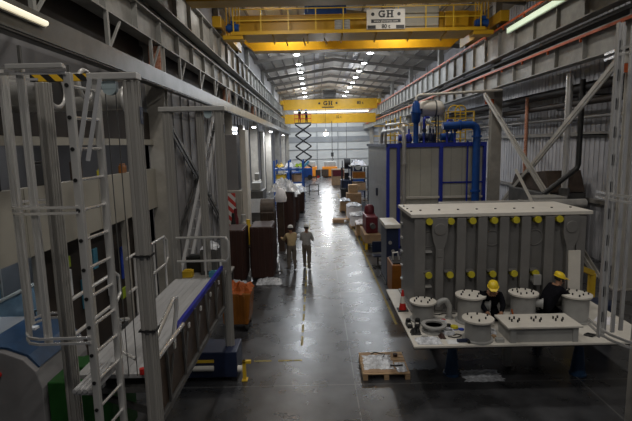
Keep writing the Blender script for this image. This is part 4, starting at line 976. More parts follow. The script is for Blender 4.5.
OR = [('orange machine at the far end of the aisle, right of the pair', 2.1, 69, 2.2, 'orange2'), ('orange and dark machine at the far end of the aisle, left of the pair', -1.0, 69.6, 2.4, 'orange2')]
for lab, x, y, w, m in OR:
    t = thing('orange_machine', lab, 'machine', (x, y, 0)); MB().box(x - w / 2, x + w / 2, y, y + 1.6, .15, 1.55).build('body', m, t, .05); MB().box(x - w / 2 + .3, x + w / 2 - .2, y + .2, y + 1.4, 1.55, 2.3).build('top_unit', 'steelgrey', t, .05); MB().box(x - w / 2 - .15, x - .2, y - .05, y, .2, 1.2).build('dark_door', 'browndk', t)
    MB().box(x - w / 2 + .1, x + w / 2 - .1, y + .1, y + 1.5, 0, .15).build('plinth', 'black', t)
t = thing('red_trolley', 'small red and black trolley at the far end of the aisle', 'trolley', (.4, 65, 0)); MB().box(.0, .7, 64.6, 65.4, .4, 1.4).build('body', 'browndk', t, .03); MB().box(.2, .5, 64.5, 64.6, .25, .6).build('front', 'red', t)
for x in (.1, .6): MB().cyl((x - .05, 65, .2), (x + .05, 65, .2), .2, n=12).build('wheel', 'black', t)

# ------------------------------------------------------------------ left side of the aisle
def coil(name, lab, x0, x1, y0, y1, h, m='brown', z0=.1):
    t = thing(name, lab, 'core coil', ((x0 + x1) / 2, (y0 + y1) / 2, 0))
    MB().box(x0 + .05, x1 - .05, y0 + .05, y1 - .05, 0, z0).build('base', 'black', t)
    MB().box(x0, x1, y0, y1, z0, h).build('board_stack', m, t, .04)
    b = MB(); n = max(2, int((x1 - x0) / .16))
    for i in range(n): xx = x0 + (x1 - x0) * (i + .5) / n; b.box(xx - .03, xx + .03, y0 - .03, y0, z0 + .05, h - .05)
    n = max(2, int((y1 - y0) / .25))
    for i in range(n): yy = y0 + (y1 - y0) * (i + .5) / n; b.box(x1, x1 + .03, yy - .04, yy + .04, z0 + .05, h - .05)
    b.build('spacer_strips', m, t)
    return t
coil('brown_coil_stack', 'tall dark brown board stack at the aisle edge behind the orange bin, right of two', -2.42, -1.62, 16.6, 18.0, 2.0)
coil('brown_coil_stack', 'dark brown board stack behind the mast post, left of two', -3.3, -2.62, 16.3, 17.6, 1.95)
t = coil('brown_coil_stack', 'dark machine with rounded top behind the brown board stacks', -2.3, -1.75, 18.9, 20.0, 2.2, 'browndk')
MB().cyl((-2.3, 19.45, 2.2), (-1.75, 19.45, 2.2), .5, n=24).build('rounded_top', 'browndk', t, smooth=True)
t = coil('wrapped_core', 'brown transformer core under white plastic wrap beside the two aisle walkers', -1.95, -1.15, 22.8, 24.6, 2.6)
t = single('plastic_wrap', MB().crumple(-1.62, 23.7, 2.6, 1.3, 2.0, .7, 81, 14, 14, .1), 'plastic', 'white plastic wrap heaped on top of the brown core', 'wrap', (-1.6, 23.7, 2.6))
t = thing('white_sack', 'bright white cloth bundle on top of the rounded dark machine', 'sack', (-1.72, 20.8, 2.5))
single('white_cloth', MB().lathe([(0, 0), (.25, .02), (.28, .2), (.2, .5), (.1, .62), (0, .64)], (-1.62, 21.4, 2.3), 16), 'whitecloth', 'bright white cloth bag between the rounded machine and the wrapped core', 'cloth', (-1.62, 21.4, 2.3), smooth=True)
bpy.data.objects.remove(t)
single('bag_post', MB().box(-1.75, -1.5, 21.28, 21.52, 0, 2.3), 'browndk', 'dark post holding up the bright white cloth bag', 'post', (-1.62, 21.4, 0))
CT = [('brown core with clear plastic over it beside the aisle, beyond the walkers', -1.7, 26.8, 2.0, 84), ('third brown core under plastic beside the aisle', -1.6, 30.2, 1.8, 85), ('fourth small core under pale plastic near the wire cart', -1.35, 34.5, 1.5, 86)]
for lab, x, y, h, sd in CT:
    t = coil('wrapped_core', lab, x - .5, x + .45, y - .8, y + .8, h)
    MB().crumple(x, y, h, 1.25, 1.9, .5, sd, 12, 12, .1).build('plastic_cover', 'plastic', t)
PS = [('crumpled clear plastic on the floor at the foot of the right brown board stack', -1.75, 16.35, .9, .5, .22, 91), ('crumpled clear plastic on the floor at the foot of the left brown board stack', -2.95, 16.0, 1.0, .5, .28, 92), ('clear plastic sheet on the floor beside the beige shirted walker', -1.2, 21.4, .5, 1.1, .15, 93)]
for lab, x, y, w, d, h, sd in PS: single('plastic_sheet', MB().crumple(x, y, 0, w, d, h, sd, 16, 12), 'plastic', lab, 'plastic', (x, y, 0))
t = thing('winding_machine', 'tall pale grey machine with control panel left of the brown boards', 'machine', (-3.7, 21.5, 0))
MB().box(-4.3, -3.35, 21.0, 22.2, 0, 2.9).build('lower_body', 'beige', t, .03); MB().box(-4.1, -3.5, 21.2, 22.1, 2.9, 5.4).build('upper_mast', 'panelgrey', t, .03)
MB().box(-3.34, -3.10, 21.2, 22.2, 0, 5.6).build('white_post', 'white', t, .02)
MB().box(-4.1, -3.6, 20.96, 21.0, 2.1, 2.55).build('control_panel', 'black', t, .01); MB().box(-4.2, -3.5, 20.97, 21.0, 1.2, 1.26).build('slot', 'black', t)
single('hazard_board', MB().box(-3.66, -3.36, 19.4, 19.46, 0, 2.95), 'redwhite', 'red and white striped hazard board standing by the pale grey machine', 'board', (-3.5, 19.4, 0))
t = thing('work_bench', 'cluttered workbench behind the mast platform', 'bench', (-3.6, 14.2, 0))
MB().box(-4.1, -2.7, 13.5, 14.9, .95, 1.02).build('bench_top', 'desk', t, .01)
for x in (-4.02, -2.78):
    for y in (13.6, 14.8): MB().box(x - .04, x + .04, y - .04, y + .04, 0, .95).build('leg', 'darksteel', t)
BI = [('black tool case at the bench back left', -3.82, 14.4, .5, .4, .5, 'black'), ('dark machine head on the bench centre', -3.3, 14.2, .5, .6, .75, 'darksteel'), ('white carton on the bench right', -2.88, 14.3, .3, .3, .35, 'paper'), ('yellow spool case at the bench front left', -3.9, 13.75, .3, .25, .2, 'yellow2'), ('small cyan box at the bench front right', -3.1, 13.7, .3, .2, .16, 'teal')]
for lab, x, y, w, d, h, m in BI:
    b = MB(); b.box(x - w / 2, x + w / 2, y - d / 2, y + d / 2, 1.021, 1.02 + h); b.box(x - w / 3, x + w / 3, y - d / 3, y + d / 3, 1.02 + h, 1.05 + h)
    single('bench_item', b, m, lab, 'box', (x, y, 1.021), bevel=.02)
single('plastic_wrap', MB().crumple(-3.3, 14.2, 1.02 + .78, .5, .5, .25, 95, 8, 8), 'plastic', 'white plastic draped over the dark machine head on the bench', 'wrap', (-3.3, 14.2, 1.8))
t = thing('parts_table', 'low table of metal parts between the hazard board and brown boards', 'table', (-3.1, 18.6, 0))
MB().box(-3.5, -2.55, 18.05, 19.2, .9, .96).build('table_top', 'black', t)
for x in (-3.42, -2.63):
    for y in (18.13, 19.12): MB().box(x - .03, x + .03, y - .03, y + .03, 0, .9).build('leg', 'darksteel', t)
PT = [('tall dark spindle on the parts table', -3.3, 18.4, .1, 1.3, 'black'), ('white jar on the parts table', -2.85, 18.3, .12, .95, 'white'), ('yellow spool on the parts table', -2.75, 18.62, .14, 1.0, 'yellow2'), ('grey flange block on the parts table', -2.98, 18.95, .18, 1.15, 'turret'), ('dark red can on the parts table', -3.3, 19.0, .11, 1.4, 'maroon')]
for lab, x, y, r, h, m in PT: single('metal_part', MB().lathe([(r, 0), (r, h * .7), (r * .6, h * .8), (r * .6, h), (0, h)], (x, y, .961), 14), m, lab, 'part', (x, y, .961), smooth=True)
t = thing('orange_bin', 'orange wheeled bin with orange cloth beside the mast platform', 'bin', (-2.15, 12.3, 0))
MB().prism([(-2.52, .2), (-1.86, .2), (-1.78, 1.05), (-2.58, 1.05)], 'y', 11.9, 12.75).build('bin_body', 'orange', t, .03)
for i in range(4): MB().box(-2.45 + i * .16, -2.41 + i * .16, 11.86, 11.9, .3, 1.0).build('bin_rib', 'orange', t)
MB().crumple(-2.18, 12.32, 1.0, .78, .82, .3, 97, 10, 10, .2).build('orange_cloth', 'orangecloth', t)
for x in (-2.45, -1.92):
    for y in (12.0, 12.65): MB().cyl((x - .03, y, .1), (x + .03, y, .1), .1, n=14).build('wheel', 'black', t)
t = thing('blue_rack', 'tall blue steel rack with yellow and white goods on the left of the aisle', 'rack', (-1.9, 40, 0))
for x in (-3.4, -2.2, -1.05):
    for y in (38.8, 41.6): MB().box(x - .07, x + .07, y - .06, y + .06, 0, 3.6).build('upright', 'blue', t)
for z in (.6, 1.7, 2.8): MB().box(-3.45, -1.0, 38.75, 41.65, z, z + .1).build('shelf_beam', 'blue', t)
for z0, z1 in ((.7, 1.7), (1.8, 2.8)): MB().bar((-1.05, 38.8, z0), (-1.05, 41.6, z1), .05, .06).build('rack_brace', 'blue', t)
RI = [(-3.0, .71, 'whitecloth', 'white goods on the lowest rack shelf, left'), (-1.6, .71, 'bluedk', 'dark blue box on the lowest rack shelf, right'), (-2.9, 1.81, 'yellow2', 'yellow goods on the middle rack shelf, left'), (-1.6, 1.81, 'card', 'carton on the middle rack shelf, right'), (-3.05, 2.91, 'yellow2', 'yellow bundle on the top rack shelf, left'), (-2.25, 2.91, 'whitecloth', 'white bundle on the top rack shelf, centre'), (-1.42, 2.91, 'lime', 'pale lime bundle on the top rack shelf, right')]
for i, (x, z, m, lab) in enumerate(RI):
    b = MB().crumple(x, 40.1, z, .66, 1.6, .55, 100 + i, 6, 6, .4) if i in (0, 4, 5, 6) else MB().box(x - .4, x + .4, 39.3, 40.9, z, z + .6)
    single('rack_goods', b, m, lab, 'goods', (x, 40, z))
t = thing('wire_cart', 'small dark wire frame cart at the left edge of the far aisle', 'cart', (-.2, 45.5, 0))
for x in (-.65, .25):
    for y in (45., 46.): MB().tube([(x, y, 0), (x, y, 1.0)], .04, 6).build('cart_leg', 'black', t)
for z in (.4, 1.0): MB().tube([(-.65, 45, z), (.25, 45, z), (.25, 46, z), (-.65, 46, z)], .03, 6, closed=True).build('frame_ring', 'black', t)
t = thing('white_bench', 'pale work table behind the blue rack on the left of the aisle', 'table', (-2.4, 46, 0)); MB().box(-3.4, -1.4, 45, 47.4, .9, 1.0).build('table_top', 'white', t)
for x in (-3.3, -1.5):
    for y in (45.1, 47.3): MB().box(x - .05, x + .05, y - .05, y + .05, 0, .9).build('leg', 'steelgrey', t)
t = thing('blue_machine', 'blue machine with raised arm left of the far aisle end', 'machine', (-2.6, 56, 0)); MB().box(-3.6, -1.7, 55, 57.2, 0, 1.7).build('body', 'blue', t, .05); MB().bar((-1.9, 56, 1.7), (-.8, 56.4, 2.9), .25, .25).build('arm', 'teal', t)
LM = [('dark grey machine against the left wall by the third column', -3.9, 31, 1.0, 2.0, 2.0), ('grey electrical cabinet by the left wall under the nearest wall lamp', -4.25, 34.2, .5, 1.2, 2.4), ('dark machine between left columns beyond the blue rack', -3.8, 51, 1.2, 2.5, 1.8)]
for i, (lab, x, y, w, d, h) in enumerate(LM):
    t = thing('side_machine', lab, 'machine', (x, y, 0)); MB().box(x - w / 2, x + w / 2, y - d / 2, y + d / 2, 0, h).build('body', ('darksteel', 'beige', 'darksteel')[i], t, .04); MB().box(x - w * .3, x + w * .3, y - d * .3, y + d * .3, h, h + .5).build('top_unit', 'steelgrey', t, .04); MB().box(x - w * .35, x + w * .35, y - d / 2 - .03, y - d / 2, h * .3, h * .75).build('front_panel', 'paper', t)
# pale pipes on the left wall by the lamps
LP2 = [('pale vertical duct on the left wall below the nearest wall lamp', 33.2, 'white'), ('pale grey glazed panel on the left wall before the nearest wall lamp', 30.6, 'screen')]
single('wall_duct', MB().box(-5.22, -4.9, 32.6, 33.4, 0, 6.3), 'white', LP2[0][0], 'duct', (-5.05, 33, 0), bevel=.03)
single('wall_duct', MB().box(-5.22, -4.95, 45.6, 46.6, 0, 6.2), 'white', 'pale vertical duct on the left wall near the middle wall lamp', 'duct', (-5.05, 46, 0), bevel=.03)
single('wall_panel', MB().box(-5.23, -5.12, 28.6, 31.6, 2.6, 6.2), 'screen', LP2[1][0], 'panel', (-5.2, 30.2, 2.6), bevel=.02)
t = thing('leaning_ladder', 'long pale ladder leaning against the left wall behind the far mast', 'ladder', (-4.45, 16, 0))
for dx in (-.13, .13): MB().bar((-4.36 + dx, 14.2, 0.04), (-4.36 + dx, 21.5, 6.4), .1, .12).build('stile', 'deck', t)
for i in range(21):
    f = (i + .7) / 21.5; MB().bar((-4.49, 14.2 + 7.3 * f, .04 + 6.36 * f), (-4.23, 14.2 + 7.3 * f, .04 + 6.36 * f), .035, .035).build('rung', 'deck', t)

# ducts and stripe bar above the office band
DU = [('short round duct with open end above the office, leftmost of three', 6.0, 5.62, .2, -3.2), ('short round duct with open end above the office, middle of three', 6.7, 5.78, .19, -3.15), ('short round duct with bent end above the office, rightmost of three', 7.6, 5.66, .19, -2.95)]
for i, (lab, y, z, r, x1) in enumerate(DU):
    t = thing('air_duct', lab, 'duct', (x1, y, z - r))
    b = MB(); b.tube([(-5.3, y + .4, z + .02), (x1 - .25, y, z), (x1 - .02, y - .03, z)], r * .85, 20); b.build('duct_tube', 'duct', t, smooth=True)
    MB().tube([(x1 + .0, y - .03 + r * math.cos(a * PI / 12) , z + r * math.sin(a * PI / 12)) for a in range(24)], .03, 8, closed=True).build('end_ring', 'alu', t, smooth=True)
    MB().cyl((x1 + .002, y - .03, z), (x1 + .012, y - .03, z), r * .86, n=20).build('dark_mouth', 'black', t)
    MB().box(x1 - .9, x1 - .86, y - .02, y + .02, z + r * .8, 6.6 if False else z + r + .35).build('hanger', 'darksteel', t)
single('hazard_bar', MB().box(-3.35, -2.45, 5.72, 5.78, 5.70, 5.78), 'hazard', 'yellow and black striped bar behind the top of the caged ladder', 'bar', (-2.9, 5.75, 5.7))

# ------------------------------------------------------------------ blue and grey machine, lower left
t = thing('grey_blue_machine', 'grey machine with rounded end and sloping blue cover at lower left', 'machine', (-5.1, 7.6, 0))
prof = [(-5.9, .1), (-4.36, .1), (-4.34, 1.2), (-4.42, 1.48), (-4.6, 1.68), (-4.9, 1.8), (-5.3, 1.86), (-5.9, 1.86)]
MB().prism(prof, 'y', 6.9, 8.35).build('machine_body', 'panelgrey', t, .015)
b = MB(); b.prism([(-4.44, 1.50), (-4.6, 1.69), (-4.9, 1.81), (-5.28, 1.87), (-5.28, 1.90), (-4.88, 1.84), (-4.57, 1.715), (-4.41, 1.52)], 'y', 7.0, 8.3); b.build('blue_cover', 'standblue', t)
MB().box(-4.98, -4.86, 7.7, 7.82, 1.84, 1.88).build('knob', 'paper', t)
MB().cyl((-5.0, 6.9, 1.45), (-5.0, 6.86, 1.45), .05, n=12).build('red_button', 'red', t)
MB().box(-5.85, -4.4, 6.95, 8.3, 0, .1).build('plinth', 'black', t)
t = thing('green_machine_base', 'green machine base beside the grey and blue machine at lower left', 'machine', (-3.9, 7.4, 0))
MB().box(-4.3, -3.3, 6.95, 7.9, .08, 1.27).build('green_body', 'green', t, .02); MB().box(-4.25, -3.35, 7.0, 7.85, 0, .08).build('plinth', 'black', t); MB().box(-4.1, -3.5, 7.35, 7.8, 1.27, 1.33).build('top_plate', 'green', t, .02)

# ------------------------------------------------------------------ offices behind the left parapet
def desk(x, y, lab):
    t = thing('office_desk', lab, 'desk', (x, y, 0))
    MB().box(x - .7, x + .7, y - .4, y + .4, .72, .76).build('desk_top', 'desk', t)
    for dx in (-.66, .66):
        for dy in (-.36, .36): MB().box(x + dx - .03, x + dx + .03, y + dy - .03, y + dy + .03, 0, .72).build('leg', 'darksteel', t)
    return t
def monitor(x, y, lab):
    t = thing('monitor', lab, 'monitor', (x, y, .761))
    MB().box(x - .14, x + .14, y - .1, y + .1, .761, .78).build('stand', 'black', t); MB().box(x - .03, x + .03, y + .02, y + .05, .78, .95).build('neck', 'black', t)
    s = MB().box(x - .28, x + .28, y, y + .04, .92, 1.28).build('case', 'black', t, .008); MB().box(x - .25, x + .25, y - .004, y, .95, 1.25).build('screen', 'screen', s)
def chair(x, y, lab):
    t = thing('office_chair', lab, 'chair', (x, y, 0))
    MB().box(x - .24, x + .24, y - .24, y + .24, .44, .52).build('seat', 'bluedk', t, .03); MB().box(x - .23, x + .23, y - .28, y - .22, .6, 1.15).build('backrest', 'black', t, .03); MB().cyl((x, y, .07), (x, y, .44), .03).build('stem', 'black', t)
    for k in range(5): MB().bar((x, y, .07), (x + .28 * math.cos(k * 1.257), y + .28 * math.sin(k * 1.257), .035), .045, .05).build('base_arm', 'black', t)
OW = ['in the office nearest the camera', 'in the middle of the office', 'at the far end of the office']
for i, y in enumerate((10.3, 11.9, 13.6)):
    desk(-6.4, y, 'office desk with papers ' + OW[i]); monitor(-6.2, y, 'dark monitor on the desk ' + OW[i]); chair(-6.3, y - .85, 'dark office chair at the desk ' + OW[i])
    single('paper_stack', MB().box(-6.95, -6.65, y - .2, y + .15, .761, .80).box(-6.9, -6.7, y - .1, y + .1, .80, .82), 'paper', 'stack of white papers on the desk ' + OW[i], 'papers', (-6.8, y, .761))
OI = [('cyan document box on the low shelf behind the ladder', -5.5, 10.7, 1.2, .3, .7, 'teal'), ('royal blue coat hanging behind the ladder', -5.45, 12.8, 1.3, .25, .9, 'bluecloth'), ('lime green vest above the white notice behind the ladder', -5.45, 9.9, 2.35, .3, .25, 'lime'), ('white notice sheet behind the ladder', -5.45, 9.9, 1.7, .3, .6, 'paper'), ('small white notice at the far end of the dark office screen', -5.45, 14.0, 1.9, .35, .4, 'paper'), ('small lime card under the royal blue coat', -5.45, 12.7, .75, .3, .3, 'lime'), ('cyan folder hanging left of the white notice', -5.45, 11.2, 2.0, .22, .5, 'teal'), ('white notice sheet left of the royal blue coat', -5.45, 12.0, 1.1, .4, .5, 'paper')]
for lab, x, y, z, w, h, m in OI:
    single('wall_item', MB().box(x, x + .05, y - w / 2, y + w / 2, z, z + h), m, lab, 'notice', (x, y, z), bevel=.012)
single('notice_rail', MB().box(-5.56, -5.5, 9.2, 14.8, .0, 1.1).box(-5.56, -5.501, 9.2, 14.8, 1.1, 2.9), 'brownwall', 'dark office screen behind the ladder holding coats and notices', 'screen', (-5.53, 11.5, 0))
MI = [('black box on the mezzanine sill, far left', 7.2, .6, .35, 'black'), ('black case on the mezzanine sill beside the caged mast', 8.6, .4, .4, 'black'), ('yellow helmets pile on the mezzanine sill behind the ladder', 11.2, .35, .14, 'lug'), ('dark plant pot on the mezzanine sill', 10.0, .35, .4, 'browndk'), ('orange carton on the mezzanine sill', 12.4, .3, .2, 'orange')]
for lab, y, w, h, m in MI:
    single('sill_item', MB().box(-5.13, -5.02, y - w / 2, y + w / 2, 4.251, 4.25 + h).box(-5.12, -5.03, y - w / 3, y + w / 3, 4.25 + h, 4.3 + h), m, lab, 'box', (-5.08, y, 4.251), bevel=.02)
t = thing('office_partition', 'long low pale blue partition between the office desks', 'partition', (-7.3, 10.5, 0))
MB().box(-7.35, -7.3, 6.5, 14.6, .02, 1.45).build('partition_panel', 'screen', t); MB().box(-7.37, -7.28, 6.5, 14.6, 1.451, 1.5).build('top_rail', 'white', t)
for y in (7, 10.5, 14): MB().box(-7.45, -7.2, y - .03, y + .03, 0, .02).build('foot', 'darksteel', t)
area(-6.8, 8, 5.68, 12, .6); area(-6.8, 12.5, 5.68, 12, .6)  # unseen lights added to brighten the mezzanine and the office below
area(-6.6, 8.3, 2.95, 17, .5, (.75, .88, 1.)); area(-6.6, 12.2, 2.95, 17, .5, (.75, .88, 1.))
# ------------------------------------------------------------------ people
BONES = [('pelvis', 'waist'), ('waist', 'chest'), ('chest', 'neck'), ('neck', 'jaw'), ('jaw', 'brow'), ('brow', 'crown'),
         ('chest', 'shL'), ('shL', 'elL'), ('elL', 'wrL'), ('wrL', 'paL'), ('chest', 'shR'), ('shR', 'elR'), ('elR', 'wrR'), ('wrR', 'paR'),
         ('pelvis', 'hiL'), ('hiL', 'knL'), ('knL', 'anL'), ('anL', 'toL'), ('pelvis', 'hiR'), ('hiR', 'knR'), ('knR', 'anR'), ('anR', 'toR')]
RAD = dict(pelvis=(.175, .14), waist=(.17, .135), chest=(.19, .145), neck=(.055, .055), jaw=(.075, .085), brow=(.082, .098), crown=(.055, .065),
           shL=.08, elL=.06, wrL=.04, paL=.038, hiL=.112, knL=.082, anL=.062, toL=.042)
for k in list(RAD):
    if k.endswith('L'): RAD[k[:-1] + 'R'] = RAD[k]
KIND = {}
for a, b in BONES:
    if b in ('waist', 'chest', 'shL', 'shR', 'neck'): KIND[(a, b)] = 'shirt'
    elif b in ('elL', 'elR'): KIND[(a, b)] = 'shirt'
    elif b in ('wrL', 'wrR'): KIND[(a, b)] = 'fore'
    elif b in ('paL', 'paR', 'jaw', 'brow', 'crown'): KIND[(a, b)] = 'skin'
    elif b in ('toL', 'toR'): KIND[(a, b)] = 'shoe'
    else: KIND[(a, b)] = 'pants'
def skin_mesh(verts, edges, radii, root=0, sub=1):
    me = bpy.data.meshes.new('person'); me.from_pydata(verts, edges, [])
    o = bpy.data.objects.new('person', me); C.objects.link(o)
    md = o.modifiers.new('skin', 'SKIN'); md.use_smooth_shade = True
    for i, r in enumerate(radii):
        sv = me.skin_vertices[0].data[i]; sv.radius = r if isinstance(r, tuple) else (r, r); sv.use_root = (i == root)
    ss = o.modifiers.new('sub', 'SUBSURF'); ss.levels = sub; ss.render_levels = sub
    bpy.context.view_layer.update(); dg = bpy.context.evaluated_depsgraph_get()
    m2 = bpy.data.meshes.new_from_object(o.evaluated_get(dg))
    vs = [v.co.copy() for v in m2.vertices]; fs = [tuple(p.vertices) for p in m2.polygons]
    bpy.data.objects.remove(o); bpy.data.meshes.remove(me); bpy.data.meshes.remove(m2)
    return vs, fs
def person(label, loc, J, shirt, pants, hat, face, sleeves=True):
    """J: joints in metres relative to loc; face: unit vector the head looks along"""
    names = list(RAD); J = {k: Vector(J[k]) for k in names}
    f = Vector(face).normalized(); upv = (J['crown'] - J['jaw']).normalized(); side = f.cross(upv).normalized()
    idx = {k: i for i, k in enumerate(names)}
    vs, fs = skin_mesh([J[k] for k in names], [(idx[a], idx[b]) for a, b in BONES], [RAD[k] for k in names], idx['pelvis'], 2)
    kinds = []
    for fa in fs:
        c = sum((vs[i] for i in fa), Vector()) / len(fa); best = None
        for a, b in BONES:
            p, q = J[a], J[b]; d = q - p; t = max(0, min(1, (c - p).dot(d) / max(d.length_squared, 1e-9)))
            dist = (c - p - d * t).length - .4 * (RAD[b] if isinstance(RAD[b], float) else RAD[b][0])
            if best is None or dist < best[0]: best = (dist, KIND[(a, b)], t, a, b)
        kd = best[1]
        if best[3:] == ('neck', 'jaw') : kd = 'skin'
        if best[3:] == ('chest', 'neck') and best[2] > .75: kd = 'skin'
        if best[3:] == ('pelvis', 'waist') and best[2] < .35: kd = 'pants'
        if kd == 'fore': kd = 'shirt' if sleeves else 'skin'
        kinds.append(kd)
    slots = ['skin', shirt, pants, 'black']; mi = {'skin': 0, 'shirt': 1, 'pants': 2, 'shoe': 3}
    mb = MB(); mb._add(vs, fs); mb.m = [mi[k] for k in kinds]
    # fingers: five separate chains rooted in each palm
    for s in 'LR':
        w, p = J['wr' + s], J['pa' + s]; d = (p - w).normalized(); e = (w - J['el' + s]).normalized()
        n = d.cross(Vector((0, 0, 1)));  n = n.normalized() if n.length > .2 else Vector((1, 0, 0))
        dn = d.cross(n).normalized()
        if dn.z > 0: dn = -dn
        for k, (off, ln) in enumerate(((-.027, .062), (-.009, .075), (.009, .082), (.027, .074))):
            b0 = p - d * .02 + n * off; b1 = b0 + d * (ln * .55 + .02) + n * off * .15; b2 = b1 + (d * .7 + dn * .7).normalized() * ln * .5
            v2, f2 = skin_mesh([b0, b1, b2], [(0, 1), (1, 2)], [.010, .009, .0075], 0, 1); mb._add(v2, f2, 0)
        b0 = w + d * .03 + n * .01; b1 = b0 + (n * .8 + d * .6).normalized() * .05; b2 = b1 + d * .032
        v2, f2 = skin_mesh([b0, b1, b2], [(0, 1), (1, 2)], [.012, .011, .009], 0, 1); mb._add(v2, f2, 0)
    # nose, ears
    hc = (J['jaw'] + J['brow']) / 2
    nb = hc + f * .085
    mb._add([nb + upv * .025, nb - upv * .02 + side * .016, nb - upv * .02 - side * .016, nb - upv * .018 + f * .028], [(0, 1, 3), (0, 3, 2), (1, 2, 3)], 0)
    for sg in (-1, 1):
        ec = hc + side * sg * .088
        q = MB().lathe([(0, -.03), (.014, -.02), (.018, 0), (.014, .022), (0, .03)], (0, 0, 0), 8)
        mb._add([ec + f * v[0] * .9 + side * v[1] * .5 + upv * v[2] for v in q.v], q.f, 0)
    loc = Vector(loc); mb.v = [tuple(Vector(v) + loc) for v in mb.v]
    o = mb.build('person', slots, org=loc, smooth=True); tag(o, label, 'person')
    # eyes, mouth
    b = MB()
    for sg in (-1, 1):
        c = hc + f * .088 + side * sg * .032 + upv * .022 + loc; b.cyl(c, c + f * .006, .010, n=8)
    b.build('eyes', 'black', o)
    c = hc + f * .084 - upv * .045 + loc; MB().bar(c - side * .022, c + side * .022, .012, .008).build('mouth', 'maroon', o)
    # short hair under the hat
    hb = J['brow'] + loc - f * .012
    q = MB().lathe([(.098, -.055), (.102, 0), (.095, .03)], (0, 0, 0), 16)
    v = [hb - f * .012 + f * (a[0] * 1.02) + side * a[1] * .92 + upv * a[2] for a in q.v]
    h = MB(); h._add(v, q.f); h.build('hair', 'black', o, smooth=True)
    q = MB().lathe([(.112, .022), (.116, .028), (.104, .034), (.102, .066), (.086, .108), (.05, .134), (0, .14)], (0, 0, 0), 20)
    v = [hb + f * (a[0] * 1.12) + side * a[1] + upv * a[2] for a in q.v]
    hh = MB(); hh._add(v, q.f)
    pk = [hb + f * .12 + side * .085 + upv * .032, hb + f * .12 - side * .085 + upv * .032, hb + f * .185 - side * .05 + upv * .024, hb + f * .185 + side * .05 + upv * .024]
    hh._add(pk + [p + upv * .012 for p in pk], [(0, 1, 2, 3), (7, 6, 5, 4), (0, 4, 5, 1), (1, 5, 6, 2), (2, 6, 7, 3), (3, 7, 4, 0)])
    hh.build('hard_hat', hat, o, smooth=True)
    return o
def stand(yaw, arms, lean=0., legs=(0, 0)):
    """standing skeleton facing +Y, turned by yaw; arms: [(elbow L, wrist L), (elbow R, wrist R)] offsets from the shoulder"""
    J = dict(pelvis=(0, 0, .93), waist=(0, .01 + lean * .3, 1.08), chest=(0, lean * .7, 1.34), neck=(0, lean, 1.5), jaw=(0, .02 + lean * 1.15, 1.58), brow=(0, .015 + lean * 1.25, 1.67), crown=(0, .0 + lean * 1.3, 1.75))
    for s, x, (e, w), lg in (('L', -1, arms[0], legs[0]), ('R', 1, arms[1], legs[1])):
        sh = Vector((x * .185, lean * .85, 1.42)); J['sh' + s] = sh; J['el' + s] = sh + Vector(e); J['wr' + s] = J['el' + s] + Vector(w); J['pa' + s] = J['wr' + s] + Vector(w).normalized() * .085
        J['hi' + s] = (x * .1, 0, .9); J['kn' + s] = (x * .11, .02 + lg * .5, .49); J['an' + s] = (x * .115, -.03 + lg, .085); J['to' + s] = (x * .135, .13 + lg, .043)
    m = Matrix.Rotation(yaw, 3, 'Z'); return {k: m @ Vector(v) for k, v in J.items()}
# walkers seen from behind (facing away, slightly towards the brown core)
a1 = stand(math.radians(28), [((-.04, .18, -.22), (.02, .24, .03)), ((.05, .1, -.26), (-.06, .25, .02))], .05, (.08, -.04))
person('person in khaki shirt and white helmet, back turned, reaching to the brown core', (-1.0, 18.0, 0), a1, 'khaki', 'trousers', 'hatwhite', (-.35, .94, -.1))
a2 = stand(math.radians(-12), [((-.05, .03, -.28), (.1, .2, .06)), ((.07, .04, -.27), (-.12, .19, .05))], .03, (.12, -.1))
person('person in grey work clothes and white helmet standing in the aisle beside the yellow line', (-.42, 18.15, 0), a2, 'greyshirt', 'trousers', 'hatwhite', (.35, .93, -.15))
def kneel(yaw, arms, lean, headlean):
    J = dict(pelvis=(0, -.2, .24), waist=(0, -.15 + lean * .3, .38), chest=(0, -.06 + lean * .75, .59), neck=(0, lean, .72), jaw=(0, .03 + lean + headlean * .6, .785), brow=(0, .03 + lean + headlean, .865), crown=(0, .01 + lean + headlean * 1.1, .935))
    for s, x, (e, w) in (('L', -1, arms[0]), ('R', 1, arms[1])):
        sh = Vector((x * .185, lean * .9 - .02, .655)); J['sh' + s] = sh; J['el' + s] = sh + Vector(e); J['wr' + s] = J['el' + s] + Vector(w); J['pa' + s] = J['wr' + s] + Vector(w).normalized() * .085
        J['hi' + s] = (x * .1, -.18, .235); J['kn' + s] = (x * .14, .22, .075); J['an' + s] = (x * .13, -.26, .06); J['to' + s] = (x * .14, -.4, .045)
    m = Matrix.Rotation(yaw, 3, 'Z'); return {k: m @ Vector(v) for k, v in J.items()}
# left kneeling worker: faces the camera, looking down to the work in front
k1 = kneel(math.radians(170), [((-.05, .14, -.2), (.08, .2, -.1)), ((.06, .12, -.2), (-.1, .18, -.12))], .2, .08)
person('kneeling person in black with yellow helmet beside the left tall turret', (3.62, 9.54, Z), {k: v * .9 for k, v in k1.items()}, 'blackcloth', 'blackcloth', 'hatyellow', (-.25, -.9, -.35))
single('orange_strap', MB().tube([(3.98, 9.3, Z + .02), (4.0, 9.28, Z + .2), (3.98, 9.3, Z + .3)], .018, 6), 'orangecloth', 'orange strap hanging beside the left kneeling person', 'strap', (3.98, 9.3, Z))
k2 = kneel(math.radians(-78), [((-.05, .16, -.16), (.03, .24, -.02)), ((.05, .17, -.15), (-.02, .24, -.04))], .1, .04)
person('kneeling person in black with yellow helmet leaning on the right tall turret', (4.97, 9.6, Z), {k: v * .97 for k, v in k2.items()}, 'blackcloth', 'blackcloth', 'hatyellow', (.92, -.2, -.3), sleeves=False)

